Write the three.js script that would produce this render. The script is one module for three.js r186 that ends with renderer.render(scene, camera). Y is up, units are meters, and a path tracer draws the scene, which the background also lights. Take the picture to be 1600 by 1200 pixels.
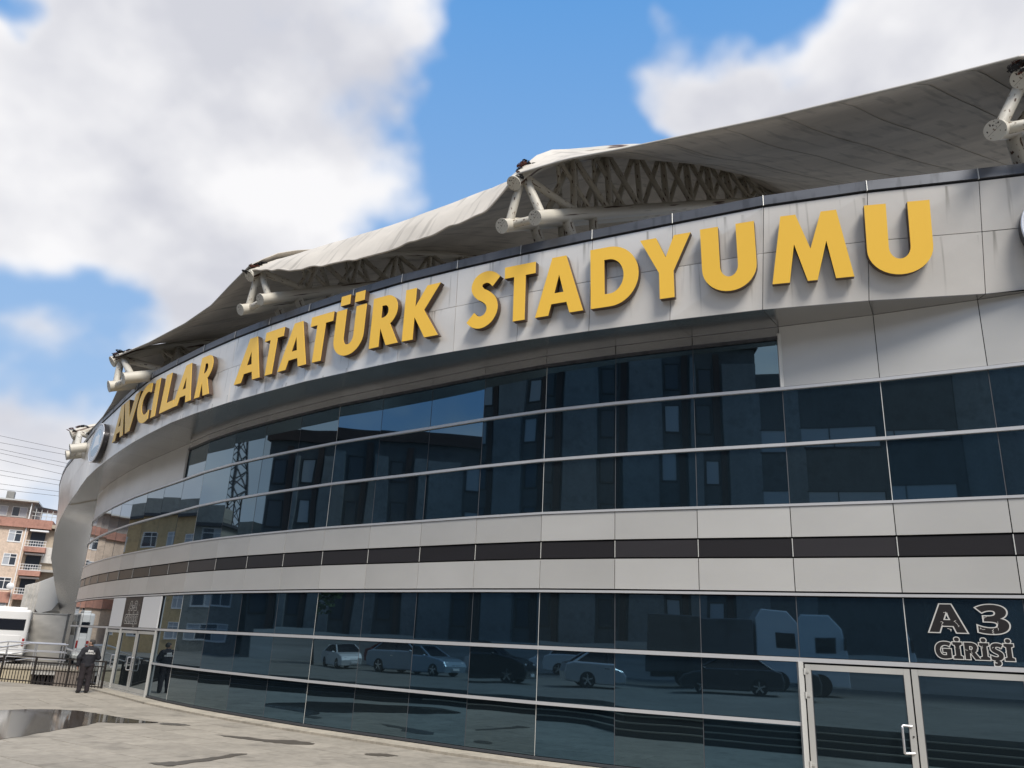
import * as THREE from 'three';
import { mergeGeometries, mergeVertices } from 'three/addons/utils/BufferGeometryUtils.js';
import { MarchingCubes } from 'three/addons/objects/MarchingCubes.js';
import { RoundedBoxGeometry } from 'three/addons/geometries/RoundedBoxGeometry.js';

// ------------------------------------------------------------------ camera, sky, sun, exposure
const scene = new THREE.Scene();
const camera = new THREE.PerspectiveCamera(51.47, 1024 / 768, 0.1, 2000);
camera.position.set(0, 2.2, 0);
camera.rotation.order = 'YXZ';
camera.rotation.set(THREE.MathUtils.degToRad(18.2), 0, THREE.MathUtils.degToRad(2.68));
const renderer = new THREE.WebGLRenderer({ antialias: true });
renderer.toneMapping = THREE.LinearToneMapping;
renderer.toneMappingExposure = 1.12;
renderer.shadowMap.enabled = true;

// all plan coordinates below: x to the right, z ahead of the camera (three's -z)
const V = (x, y, z) => new THREE.Vector3(x, y, -z);
const clamp = (x, a = 0, b = 1) => Math.min(b, Math.max(a, x));
const mix = (a, b, t) => a + (b - a) * t;
const sstep = (a, b, x) => { const t = clamp((x - a) / (b - a)); return t * t * (3 - 2 * t); };
let seed = 12345;
const rnd = () => { seed = (seed * 1664525 + 1013904223) >>> 0; return seed / 4294967296; };
const rr = (a, b) => a + (b - a) * rnd();

function hash3(x, y, z) { let h = Math.imul(x, 374761393) ^ Math.imul(y, 668265263) ^ Math.imul(z, 1274126177); h = Math.imul(h ^ (h >>> 13), 1274126177); return ((h ^ (h >>> 16)) >>> 0) / 4294967296; }
function noise3(x, y, z) {
  const xi = Math.floor(x), yi = Math.floor(y), zi = Math.floor(z); let u = x - xi, v = y - yi, w = z - zi;
  u = u * u * (3 - 2 * u); v = v * v * (3 - 2 * v); w = w * w * (3 - 2 * w);
  const L = (a, b, t) => a + (b - a) * t;
  return L(L(L(hash3(xi, yi, zi), hash3(xi + 1, yi, zi), u), L(hash3(xi, yi + 1, zi), hash3(xi + 1, yi + 1, zi), u), v),
    L(L(hash3(xi, yi, zi + 1), hash3(xi + 1, yi, zi + 1), u), L(hash3(xi, yi + 1, zi + 1), hash3(xi + 1, yi + 1, zi + 1), u), v), w);
}
function fbm3(x, y, z, o = 5) { let s = 0, a = 0.5, n = 0; for (let i = 0; i < o; i++) { s += a * noise3(x, y, z); n += a; a *= 0.52; x = x * 2.03 + 7.1; y = y * 2.03 + 3.7; z = z * 2.03 + 1.3; } return s / n; }

// sky: air and broken cumulus, by azimuth and elevation (degrees; azimuth 0 = ahead, + = right)
const BLOBS = [ // az, el, width az, width el, weight
  [-25, 35, 13, 12, 1.0], [-17, 28, 8, 6, .75], [-34, 27, 8, 5, .8], [-22, 23, 7, 5, .5], [-13, 42, 5, 6, .6], [-33, 40, 5, 3, .5],
  [-33, 11.5, 8, 5.4, 1.0], [-22, 20, 7, 3.6, .8], [-40, 5, 12, 4, .5], [12, 37, 5, 2.8, 1.1], [20, 38, 6, 3, .8], [27, 36, 9, 4.2, 1.0], [36, 38, 9, 6, 1.0], [10, 43, 3, 2, .45], [30, 43, 7, 3, .5],
  [0, 37, 8.5, 9, -1.1], [-4, 27, 4.2, 4, -.7], [-32, 18.6, 5.5, 2.8, -.95], [-39.5, 34.5, 2.6, 2.2, -.9], [7, 33, 6, 4, -.7], [22, 43, 4.5, 3, -.7], [-5, 44, 4, 4, -.6]];
function skyColour(az, el, d) {
  const wx = fbm3(d[0] * 7 + 41, d[1] * 9, d[2] * 7, 4) - .5, wy = fbm3(d[0] * 7, d[1] * 9 + 51, d[2] * 7 + 9, 4) - .5;
  az += wx * 16; el += wy * 11;
  const f = fbm3(d[0] * 3.1 + 11, d[1] * 4.6 + 5, d[2] * 3.1 + 3, 6), g = fbm3(d[0] * 11 + 2, d[1] * 14 + 8, d[2] * 11 + 21, 6);
  let b = 0, cover = 0;
  for (const [a, e, ra, re, w] of BLOBS) { let da = az - a; if (da > 180) da -= 360; if (da < -180) da += 360; const q = Math.exp(-((da / ra) ** 2) - ((el - e) / re) ** 2); b += w * q; cover += Math.abs(q); }
  const open = clamp(1 - cover);
  let dens = b + open * .30 + (f - .5) * (1.3 + open * 2.2) + (g - .5) * 1.1;
  const c = sstep(-.2, .85, dens);
  const t = clamp(Math.asin(d[1]) * 57.2958 / 46);
  const s = Math.pow(t, .75);
  let r = mix(.50, .115, s), gg = mix(.66, .33, s), bl = mix(.86, .71, s);
  const bright = fbm3(d[0] * 6 + 31, d[1] * 8 + 17, d[2] * 6 + 9, 4);
  const k = clamp(.46 + (bright - .5) * 2.1 + (g - .5) * 1.7 + (1 - sstep(.3, 1.15, dens)) * .4);
  const cr = mix(.64, .93, k), cg = mix(.65, .925, k), cb = mix(.71, .94, k);
  r = mix(r, cr, c); gg = mix(gg, cg, c); bl = mix(bl, cb, c);
  return [r * .92, gg * .92, bl * .92];
}
{
  const w = 2048, h = 1024, data = new Float32Array(w * h * 4);
  for (let j = 0; j < h; j++) for (let i = 0; i < w; i++) {
    const el = ((j + .5) / h - .5) * Math.PI, th = ((i + .5) / w - .5) * 2 * Math.PI;
    const d = [Math.cos(el) * Math.cos(th), Math.sin(el), Math.cos(el) * Math.sin(th)];
    const az = Math.atan2(d[0], -d[2]) * 180 / Math.PI, e = Math.max(el * 180 / Math.PI, 0);
    const c = el < -.02 ? [.3, .3, .29] : skyColour(az, e, d), k = (j * w + i) * 4;
    data[k] = c[0]; data[k + 1] = c[1]; data[k + 2] = c[2]; data[k + 3] = 1;
  }
  const t = new THREE.DataTexture(data, w, h, THREE.RGBAFormat, THREE.FloatType);
  t.mapping = THREE.EquirectangularReflectionMapping; t.magFilter = THREE.LinearFilter; t.minFilter = THREE.LinearFilter; t.colorSpace = THREE.LinearSRGBColorSpace; t.needsUpdate = true;
  scene.background = t; scene.environment = t;
}
const sun = new THREE.DirectionalLight(new THREE.Color(1, .95, .87), 3.7);
sun.position.copy(V(24, 98, -50)); sun.target.position.copy(V(-6, 4, 22));
sun.castShadow = true; sun.shadow.radius = 40; sun.shadow.mapSize.set(4096, 4096);
Object.assign(sun.shadow.camera, { left: -60, right: 60, top: 60, bottom: -60, near: 1, far: 260 });
scene.add(sun, sun.target);

// ------------------------------------------------------------------ naming and parenting helpers
const names = {};
function numbered(n) { const k = names[n] = (names[n] ?? -1) + 1; return k ? `${n}_${String(k).padStart(3, '0')}` : n; }
function tag(o, label, category, group, kind) { if (label) o.userData.label = label; if (category) o.userData.category = category; if (group) o.userData.group = group; if (kind) o.userData.kind = kind; return o; }
function thing(name, label, category, pos, group) { const g = new THREE.Group(); g.name = numbered(name); g.position.copy(pos); scene.add(g); return tag(g, label, category, group); }
const topOf = (o) => { while (o.parent && o.parent !== scene) o = o.parent; return o; };
function part(parent, name, geo, mat, label) { // geo is in world space; made local to the thing's base
  const t = topOf(parent); geo.translate(-t.position.x, -t.position.y, -t.position.z);
  return local(parent, name, geo, mat, label);
}
function local(parent, name, geo, mat, label) {
  const m = new THREE.Mesh(geo, mat); m.name = numbered(name); m.castShadow = m.receiveShadow = true; parent.add(m); if (label) m.userData.label = label; return m;
}
function solo(name, geo, mat, label, category, group, kind) { const m = new THREE.Mesh(geo, mat); m.name = numbered(name); m.castShadow = m.receiveShadow = true; scene.add(m); return tag(m, label, category, group, kind); }
function copyOf(o, label) { const c = o.clone(); c.name = numbered(o.name.replace(/_\d{3}$/, '')); c.userData = { ...o.userData, label }; scene.add(c); return c; }

// ------------------------------------------------------------------ geometry helpers
function fromTris(pos, uv) { const g = new THREE.BufferGeometry(); g.setAttribute('position', new THREE.Float32BufferAttribute(pos, 3)); g.setAttribute('uv', new THREE.Float32BufferAttribute(uv, 2)); g.computeVertexNormals(); return g; }
// slab: outer face a(bottom left) b(bottom right) c(top right) d(top left), shrunk by gap, thickness th behind the face
function slab(a, b, c, d, th = .03, gap = .006, uo = [0, 0]) {
  const ctr = a.clone().add(b).add(c).add(d).multiplyScalar(.25);
  const ex = b.clone().sub(a).add(c).sub(d).normalize(), ey = d.clone().sub(a).add(c).sub(b).normalize(), n = ex.clone().cross(ey).normalize();
  const P = [a, b, c, d].map(p => { const q = p.clone().sub(ctr), x = q.dot(ex), y = q.dot(ey); return p.clone().addScaledVector(ex, -Math.sign(x) * gap).addScaledVector(ey, -Math.sign(y) * gap); });
  const Q = P.map(p => p.clone().addScaledVector(n, -th));
  const pos = [], uv = [];
  const q4 = (p, q, r, s) => { for (const v of [p, q, r, p, r, s]) { pos.push(v.x, v.y, v.z); const w = v.clone().sub(a); uv.push(w.dot(ex) + uo[0], w.dot(ey) + uo[1]); } };
  q4(P[0], P[1], P[2], P[3]); q4(Q[1], Q[0], Q[3], Q[2]); q4(P[1], P[0], Q[0], Q[1]); q4(P[2], P[1], Q[1], Q[2]); q4(P[3], P[2], Q[2], Q[3]); q4(P[0], P[3], Q[3], Q[0]);
  return fromTris(pos, uv);
}
// gridSlab: rows of points -> closed sheet of thickness th (front = outer side of rows x cols winding)
function gridSlab(rows, th, uvs = 1) {
  const R = rows.length, C = rows[0].length, P = [], N = [], U = [];
  const at = (i, j) => rows[clamp(i, 0, R - 1)][clamp(j, 0, C - 1)];
  for (let i = 0; i < R; i++) for (let j = 0; j < C; j++) { const du = at(i, j + 1).clone().sub(at(i, j - 1)), dv = at(i + 1, j).clone().sub(at(i - 1, j)); N.push(du.cross(dv).normalize()); P.push(rows[i][j]); }
  const lu = [], lv = []; for (let j = 0, s = 0; j < C; j++) { if (j) s += rows[0][j].distanceTo(rows[0][j - 1]); lu.push(s); } for (let i = 0, s = 0; i < R; i++) { if (i) s += rows[i][0].distanceTo(rows[i - 1][0]); lv.push(s); }
  const pos = [], uv = [], idx = [];
  for (const sgn of [0, 1]) for (let i = 0; i < R; i++) for (let j = 0; j < C; j++) { const k = i * C + j, p = P[k].clone().addScaledVector(N[k], -sgn * th); pos.push(p.x, p.y, p.z); uv.push(lu[j] * uvs, lv[i] * uvs); }
  const o = R * C;
  for (let i = 0; i < R - 1; i++) for (let j = 0; j < C - 1; j++) { const a = i * C + j, b = a + 1, c = a + C + 1, d = a + C; idx.push(a, b, c, a, c, d, o + b, o + a, o + d, o + b, o + d, o + c); }
  const ring = []; for (let j = 0; j < C; j++) ring.push(j); for (let i = 1; i < R; i++) ring.push(i * C + C - 1); for (let j = C - 2; j >= 0; j--) ring.push((R - 1) * C + j); for (let i = R - 2; i >= 0; i--) ring.push(i * C);
  const g = new THREE.BufferGeometry(); g.setAttribute('position', new THREE.Float32BufferAttribute(pos, 3)); g.setAttribute('uv', new THREE.Float32BufferAttribute(uv, 2)); g.setIndex(idx); g.computeVertexNormals();
  const sp = [], su = []; for (let k = 0; k < ring.length - 1; k++) { const a = ring[k], b = ring[k + 1]; for (const v of [b, a, a + o, b, a + o, b + o]) { sp.push(pos[v * 3], pos[v * 3 + 1], pos[v * 3 + 2]); su.push(uv[v * 2], uv[v * 2 + 1]); } }
  return mergeGeometries([g.toNonIndexed(), fromTris(sp, su)]);
}
function bar(p, q, w, h) { // square bar between two points, h measured vertically
  const d = q.clone().sub(p), L = d.length(); const g = new THREE.BoxGeometry(w, h, L);
  const m = new THREE.Matrix4().lookAt(q, p, Math.abs(d.y) > L * .95 ? new THREE.Vector3(1, 0, 0) : new THREE.Vector3(0, 1, 0)); m.setPosition(p.clone().add(q).multiplyScalar(.5)); return g.applyMatrix4(m);
}
function rod(p, q, r, r2 = r, seg = 12) {
  const d = q.clone().sub(p), L = d.length(), g = new THREE.CylinderGeometry(r2, r, L, seg);
  return g.applyQuaternion(new THREE.Quaternion().setFromUnitVectors(new THREE.Vector3(0, 1, 0), d.normalize())).translate((p.x + q.x) / 2, (p.y + q.y) / 2, (p.z + q.z) / 2);
}
function tube(pts, r, seg = 40, rad = 10) { return new THREE.TubeGeometry(new THREE.CatmullRomCurve3(pts), seg, r, rad); }
function boxAt(w, h, d, p, ry = 0) { return new THREE.BoxGeometry(w, h, d).rotateY(ry).translate(p.x, p.y, p.z); }
const merge = (a) => mergeGeometries(a.map(g => { const q = g.index ? g.toNonIndexed() : g; for (const k of Object.keys(q.attributes)) if (!['position', 'normal', 'uv'].includes(k)) q.deleteAttribute(k); return q; }));

// ------------------------------------------------------------------ textures and materials
function canvasTex(w, h, draw, srgb = true) { const c = document.createElement('canvas'); c.width = w; c.height = h; draw(c.getContext('2d'), w, h); const t = new THREE.CanvasTexture(c); if (srgb) t.colorSpace = THREE.SRGBColorSpace; t.wrapS = t.wrapT = THREE.RepeatWrapping; return t; }
function dataTex(w, h, fn, srgb = true) {
  const d = new Uint8Array(w * h * 4); for (let j = 0; j < h; j++) for (let i = 0; i < w; i++) { const c = fn(i / w, j / h, i, j), k = (j * w + i) * 4; const [r, g, b] = Array.isArray(c) ? c : [c, c, c]; d[k] = clamp(r) * 255; d[k + 1] = clamp(g) * 255; d[k + 2] = clamp(b) * 255; d[k + 3] = 255; }
  const t = new THREE.DataTexture(d, w, h); if (srgb) t.colorSpace = THREE.SRGBColorSpace; t.wrapS = t.wrapT = THREE.RepeatWrapping; t.magFilter = THREE.LinearFilter; t.minFilter = THREE.LinearMipmapLinearFilter; t.generateMipmaps = true; t.needsUpdate = true; return t;
}
// tileable fbm on a torus
const TAU = Math.PI * 2;
function tn(u, v, fu, fv, s = 0, o = 4) { let r = 0, a = .5, n = 0; for (let i = 0; i < o; i++) { const wrap = (x, f) => ((x % f) + f) % f; const x = u * fu, y = v * fv, xi = Math.floor(x), yi = Math.floor(y); let p = x - xi, q = y - yi; p = p * p * (3 - 2 * p); q = q * q * (3 - 2 * q); const h = (i2, j2) => hash3(wrap(i2, fu), wrap(j2, fv), s + i * 17); r += a * mix(mix(h(xi, yi), h(xi + 1, yi), p), mix(h(xi, yi + 1), h(xi + 1, yi + 1), p), q); n += a; a *= .55; fu *= 2; fv *= 2; } return r / n; }
const rep = (t, sx, sy) => { const c = t.clone(); c.repeat.set(1 / sx, 1 / sy); c.needsUpdate = true; return c; };
const grain = dataTex(512, 512, (u, v) => .5 + (tn(u, v, 8, 8, 3, 6) - .5) * .9, false);
const streakT = dataTex(1024, 512, (u, v) => { // rain streaks and dirty runs on painted metal sheet (tile 9.6 m x 1.06 m, v up)
  const n = tn(u, v, 110, 1, 5, 3), run = .85 * Math.pow(clamp((n - .58) / .28), 1.4) * clamp((v - .12 - .75 * tn(u, .3, 110, 1, 9, 1)) * 2.6 + .55); const cloud = (tn(u, v, 14, 2, 7, 5) - .5) * .07; const sp = 0;
  const c = .97 + cloud - run * .26 - sp; return [c, c * .985 - run * .006, c * .965 - run * .02]; });
const concreteT = dataTex(1024, 1024, (u, v) => { const a = tn(u, v, 5, 5, 1, 6) - .5, b = tn(u, v, 60, 60, 2, 3) - .5, c = tn(u, v, 22, 3, 4, 4) - .5; const s = tn(u, v, 12, 12, 14, 4); const blot = clamp((s - .60) * 6) * .09; const k = .92 + a * .20 + b * .13 + c * .08 - blot; return [k, k * .985, k * .955]; });
const cleanT = dataTex(512, 512, (u, v) => { const a = tn(u, v, 3, 3, 36, 6) - .5; const k = .95 + a * .09; return [k, k, k * .99]; });
const membraneT = dataTex(512, 512, (u, v) => { const a = tn(u, v, 4, 6, 6, 6) - .5, s = clamp((tn(u, v, 40, 4, 16, 3) - .56) * 4) * .13; const k = .93 + a * .22 - s; return [k, k * .98, k * .95]; });
const pipeT = dataTex(256, 256, (u, v) => { const a = tn(u, v, 6, 6, 26, 5) - .5, r = tn(u, v, 14, 14, 29, 4); const rust = clamp((r - .66) * 14); const k = .95 + a * .14; return [mix(k, .36, rust), mix(k * .98, .25, rust), mix(k * .94, .18, rust)]; });

const S = (o) => new THREE.MeshStandardMaterial(o), col = (r, g, b) => new THREE.Color().setRGB(r, g, b);
const M = {
  panel: S({ color: col(.68, .665, .65), metalness: .25, roughness: .34, map: rep(cleanT, 6, 4) }),
  fascia: S({ color: col(.86, .845, .825), metalness: .25, roughness: .28, map: rep(streakT, 9.6, 1.2) }),
  soffit: S({ color: col(.56, .55, .55), metalness: .92, roughness: .24, map: rep(cleanT, 5, 4) }),
  wing: S({ color: col(.56, .55, .55), metalness: .92, roughness: .24, map: rep(cleanT, 5, 4) }),
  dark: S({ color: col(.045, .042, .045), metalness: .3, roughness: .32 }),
  coping: S({ color: col(.13, .14, .165), metalness: .55, roughness: .42, map: rep(membraneT, 4, 2) }),
  transom: S({ color: col(.66, .66, .67), metalness: .35, roughness: .35 }),
  frame: S({ color: col(.66, .65, .63), metalness: .3, roughness: .38, map: rep(cleanT, 3, 3) }),
  bead: S({ color: col(.07, .075, .085), metalness: .2, roughness: .5 }),
  core: S({ color: col(.02, .02, .022), roughness: .8 }),
  glass: S({ color: col(.092, .158, .212), metalness: .93, roughness: .015 }),
  glassB: S({ color: col(.08, .148, .205), metalness: .93, roughness: .02 }),
  glassC: S({ color: col(.105, .165, .205), metalness: .92, roughness: .012 }),
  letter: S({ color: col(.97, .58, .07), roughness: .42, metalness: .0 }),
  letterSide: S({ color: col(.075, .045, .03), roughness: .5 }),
  pipe: S({ color: col(.63, .615, .58), roughness: .5, map: pipeT }),
  pipeDark: S({ color: col(.13, .125, .125), roughness: .6, map: pipeT }),
  membrane: new THREE.MeshPhysicalMaterial({ color: col(.68, .65, .61), roughness: .75, map: rep(membraneT, 5, 5), side: THREE.DoubleSide }),
  seam: S({ color: col(.45, .43, .40), roughness: .8 }),
  scrap: S({ color: col(.03, .03, .035), roughness: .85, side: THREE.DoubleSide }),
  scrapRed: S({ color: col(.16, .06, .045), roughness: .85, side: THREE.DoubleSide }),
  deck: S({ color: col(.22, .21, .2), roughness: .9, map: rep(concreteT, 5, 5) }),
  plaza: S({ color: col(.40, .37, .33), roughness: .82, map: rep(concreteT, 7, 7), bumpMap: rep(grain, 1.5, 1.5), bumpScale: .003 }),
  kerb: S({ color: col(.50, .46, .40), roughness: .8, map: rep(concreteT, 4, 4) }),
  asphalt: S({ color: col(.24, .235, .225), roughness: .85, map: rep(concreteT, 9, 9), bumpMap: rep(grain, .8, .8), bumpScale: .004 }),
  ground: S({ color: col(.20, .19, .175), roughness: .95, map: rep(concreteT, 14, 14) }),
  puddle: S({ color: col(.075, .062, .05), roughness: .06 }),
  damp: S({ color: col(.135, .115, .092), roughness: .3 }),
  white: S({ color: col(.78, .77, .76), roughness: .45 }),
  whiteWall: S({ color: col(.66, .65, .64), roughness: .85, map: rep(concreteT, 6, 6) }),
  steel: S({ color: col(.72, .71, .72), metalness: .75, roughness: .28 }),
  iron: S({ color: col(.025, .02, .018), roughness: .5 }),
  rubber: S({ color: col(.018, .018, .018), roughness: .8 }),
  tint: S({ color: col(.012, .014, .02), roughness: .06 }),
  chrome: S({ color: col(.75, .75, .76), metalness: 1, roughness: .12 }),
  lamp: S({ color: col(.7, .72, .75), roughness: .08 }), lampRed: S({ color: col(.35, .02, .02), roughness: .15 }),
};

// ------------------------------------------------------------------ plan curves (x, z) by bay number
const WP = [[-12, -15.5, 33.15], [-11, -14.25, 31.6], [-10, -12.95, 30.05], [-9, -11.65, 28.5], [-8, -10.4, 26.98], [-7, -8.97, 25.45], [-6, -7.6, 24.15], [-5, -6.2, 22.9], [-4, -4.86, 21.75], [-3, -3.47, 20.7], [-2, -2.05, 19.65], [-1, -.67, 18.6], [0, .79, 17.6], [1, 2.29, 16.75], [2, 3.84, 15.98], [3, 5.45, 15.22], [4, 7.05, 14.4], [5, 8.6, 13.5], [6, 10.15, 12.55], [7, 11.7, 11.55], [8, 13.2, 10.5], [9, 14.7, 9.4], [10, 16.2, 8.3]];
const WT = [[-13, -16.7, 34.75], [-14, -17.9, 36.4], [-15, -19.05, 38.05], [-16, -20.15, 39.75], [-17, -21.2, 41.45], [-18, -22.1, 43.2], [-19, -22.9, 45.0], [-20, -23.5, 46.9], [-21, -23.9, 48.9], [-22, -24.0, 51], [-23, -23.8, 53]];
const W = new Map([...WP, ...WT].map(([k, x, z]) => [k, [x, z]]));
// fascia bottom edge (x, z, h) and top edge (x, z, h)
const FB = new Map([[10, 17.2, 10.7, 8.72], [9, 15.5, 11.1, 8.72], [8, 13.8, 11.6, 8.72], [7, 12.1, 12.1, 8.72], [6, 10.36, 12.68, 8.72], [5, 8.6, 13.24, 8.72], [4, 6.69, 13.76, 8.72], [3, 4.87, 14.4, 8.72], [2, 3.19, 15.15, 8.72], [1, 1.6, 15.94, 8.72], [0, .06, 16.75, 8.72], [-1, -1.42, 17.6, 8.72], [-2, -2.85, 18.48, 8.72], [-3, -4.25, 19.48, 8.72], [-4, -5.6, 20.47, 8.72], [-5, -7.0, 21.64, 8.72], [-6, -8.43, 22.87, 8.72], [-7, -9.84, 24.2, 8.72], [-8, -11.25, 25.65, 8.72], [-9, -12.65, 27.3, 8.72], [-10, -14.0, 28.97, 8.72], [-11, -15.3, 30.7, 8.72], [-12, -16.6, 32.5, 8.72], [-13, -17.95, 34.4, 8.72], [-14, -19.35, 36.5, 8.72], [-15, -20.75, 38.75, 8.72], [-16, -22.2, 41.15, 8.72], [-17, -23.6, 43.4, 8.72], [-18, -25.0, 45.7, 8.72], [-19, -26.45, 48.1, 8.7], [-20, -27.9, 50.5, 8.5], [-21, -29.35, 52.9, 7.9], [-22, -30.5, 55.2, 6.5], [-23, -30.95, 57.2, 4.9], [-24, -30.9, 58.6, 3.0], [-25, -30.7, 59.4, 0]].map(([k, ...r]) => [k, r]));
const FT = new Map([[10, 17.3, 10.2, 10.84], [9, 15.6, 10.6, 10.84], [8, 13.85, 11.1, 10.84], [7, 12.1, 11.65, 10.84], [6, 10.33, 12.23, 10.84], [5, 8.54, 12.83, 10.84], [4, 6.7, 13.4, 10.84], [3, 4.91, 14.1, 10.84], [2, 3.25, 14.96, 10.84], [1, 1.64, 15.81, 10.84], [0, .08, 16.68, 10.84], [-1, -1.44, 17.59, 10.84], [-2, -2.9, 18.51, 10.84], [-3, -4.32, 19.55, 10.84], [-4, -5.75, 20.68, 10.84], [-5, -7.19, 21.86, 10.84], [-6, -8.6, 23.1, 10.84], [-7, -10.06, 24.5, 10.84], [-8, -11.5, 25.98, 10.84], [-9, -12.98, 27.55, 10.84], [-10, -14.3, 29.25, 10.84], [-11, -15.55, 30.95, 10.84], [-12, -16.8, 32.7, 10.84], [-13, -18.1, 34.5, 10.84], [-14, -19.5, 36.55, 10.84], [-15, -20.95, 38.75, 10.84], [-16, -22.4, 41.0, 10.84], [-17, -23.9, 43.25, 10.84], [-18, -25.4, 45.5, 10.84], [-19, -26.95, 48.0, 10.8], [-20, -28.4, 50.5, 10.65], [-21, -29.6, 52.9, 10.2], [-22, -30.4, 55.3, 9.2], [-23, -30.9, 57.3, 7.6], [-24, -30.85, 58.7, 5.5], [-25, -30.6, 59.5, 2]].map(([k, ...r]) => [k, r]));
const lerpMap = (m, k) => { const a = Math.floor(k), b = Math.ceil(k), p = m.get(a), q = m.get(b); return p.map((v, i) => mix(v, q[i], k - a)); };
const outN = (k) => { const a = W.get(k - 1) ?? W.get(k), b = W.get(k + 1) ?? W.get(k); const t = [b[0] - a[0], b[1] - a[1]], l = Math.hypot(...t); return [t[1] / l, -t[0] / l]; };
const wp = (k, h, off = 0) => { const [x, z] = W.get(k), n = outN(k); return V(x + n[0] * off, h, z + n[1] * off); };
const fp = (k, t, off = 0) => { const b = FB.get(k), u = FT.get(k), n = outN(clamp(k, -22, 9)); return V(mix(b[0], u[0], t) + n[0] * off, mix(b[2], u[2], t), mix(b[1], u[1], t) + n[1] * off); };
const K0 = -22, K1 = 9;

// ------------------------------------------------------------------ the stadium building
const stadium = thing('stadium_building', 'long curved grey metal-clad stadium front with dark ribbon windows', 'stadium', V(0, 0, 22));
const HG = .1, H1 = 1.12, H2 = 2.2, H3 = 3.33, HB = 4.03, HD = 4.39, HP = 4.99, HM1 = 6.21, HM2 = 7.37, HS = 8.46, HF = 8.72;
const uo = () => [rnd() * 9, rnd() * 5];
// core wall strip behind the cladding
{
  const rows = [0, 1].map(j => { const r = []; for (let k = K0; k <= 10; k++) r.push(wp(k, j ? 8.7 : -.3, -.09)); return r; });
  part(stadium, 'inner_wall', gridSlab(rows, .12), M.core);
}
const jig = (p, k, a = .003) => { const n = outN(clamp(k, -22, 9)), o = rr(-a, a); p.x += n[0] * o; p.z -= n[1] * o; return p; };
const vary = (m, n = 3, a = .035) => Array.from({ length: n }, (_, i) => { const c = m.clone(); c.color.multiplyScalar(1 + a * (i - (n - 1) / 2)); return c; });
const panelV = vary(M.panel), fasciaV = vary(M.fascia), darkV = vary(M.dark, 3, .2), soffV = vary(M.soffit, 3, .05), pick = (a) => a[Math.floor(rnd() * a.length)];
const panelRow = (h0, h1, mat, name, off = 0) => { for (let k = K0; k < K1; k++) part(stadium, name, slab(jig(wp(k, h0, off), k), jig(wp(k + 1, h0, off), k), jig(wp(k + 1, h1, off), k), jig(wp(k, h1, off), k), .03, .008, uo()), pick(mat)); };
panelRow(HG + 3.3, HB - .012, panelV, 'facade_panel');
panelRow(HB + .005, HD - .005, darkV, 'dark_band_panel', -.02);
panelRow(HD + .012, HP, panelV, 'facade_panel');
// thin light joint covers on the dark band
for (let k = K0 + 1; k < K1; k++) part(stadium, 'joint_strip', bar(wp(k, HB + .01, -.012), wp(k, HD - .01, -.012), .014, .014), M.frame);

// glass panes, each slightly bowed and out of true, as tempered glass is
function pane(k, h0, h1, mat, w = [0, 1], off = -.03) {
  const A = wp(k, h0, off), B = wp(k + 1, h0, off), a = A.clone().lerp(B, w[0]), b = A.clone().lerp(B, w[1]);
  const ex = b.clone().sub(a), L = ex.length(); ex.normalize(); const n = ex.clone().cross(new THREE.Vector3(0, 1, 0)).normalize();
  const nx = 8, ny = 6, bow = rr(-.0016, .0016), tx = rr(-.0028, .0028), ty = rr(-.0028, .0028), wv = rr(-.0004, .0004), ph = rnd() * 6, g = .008;
  const rows = []; for (let i = 0; i <= ny; i++) { const r = []; for (let j = 0; j <= nx; j++) { const u = j / nx, v = i / ny; const o = bow * 4 * u * (1 - u) + bow * 2.4 * v * (1 - v) + tx * (u - .5) * L + ty * (v - .5) * (h1 - h0) + wv * Math.sin(u * 6 + v * 3 + ph); r.push(a.clone().addScaledVector(ex, mix(g, L - g, u)).setY(mix(h0 + g, h1 - g, v)).addScaledVector(n, o)); } rows.push(r); }
  return gridSlab(rows, .012, 1);
}
const glassMat = () => [M.glass, M.glass, M.glassB, M.glassC][Math.floor(rnd() * 4)];
const DOOR = new Set([3, 4, -10, -11, -12]);
for (let k = K0; k < K1; k++) {
  for (const [a, b] of [[HP + .05, HM1 - .03], [HM1 + .03, HM2 - .03]]) part(stadium, 'glass_pane', pane(k, a, b, 0), glassMat());
  if (k >= -9 && k < 3) part(stadium, 'glass_pane', pane(k, HM2 + .03, HS - .02, 0), glassMat());
  if (!(k <= -10 && k >= -12)) part(stadium, 'glass_pane', pane(k, H2 + .04, H3 - .02, 0), glassMat());
  if (!DOOR.has(k)) { part(stadium, 'glass_pane', pane(k, H1 + .03, H2 - .04, 0), glassMat()); part(stadium, 'glass_pane', pane(k, HG + .02, H1 - .03, 0), glassMat()); }
  // slim vertical gaskets between panes
}
for (let k = K0 + 1; k < K1; k++) for (const [a, b] of [[HP + .05, HM1 - .03], [HM1 + .03, HM2 - .03], [H2 + .04, H3 - .02], ...(DOOR.has(k) || DOOR.has(k - 1) ? [] : [[H1 + .03, H2 - .04], [HG + .02, H1 - .03]]), ...(k > -9 && k < 3 ? [[HM2 + .03, HS - .02]] : [])])
  part(stadium, 'gasket', bar(wp(k, a, -.036), wp(k, b, -.036), .010, .02), k % 4 ? M.bead : M.frame);
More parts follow.
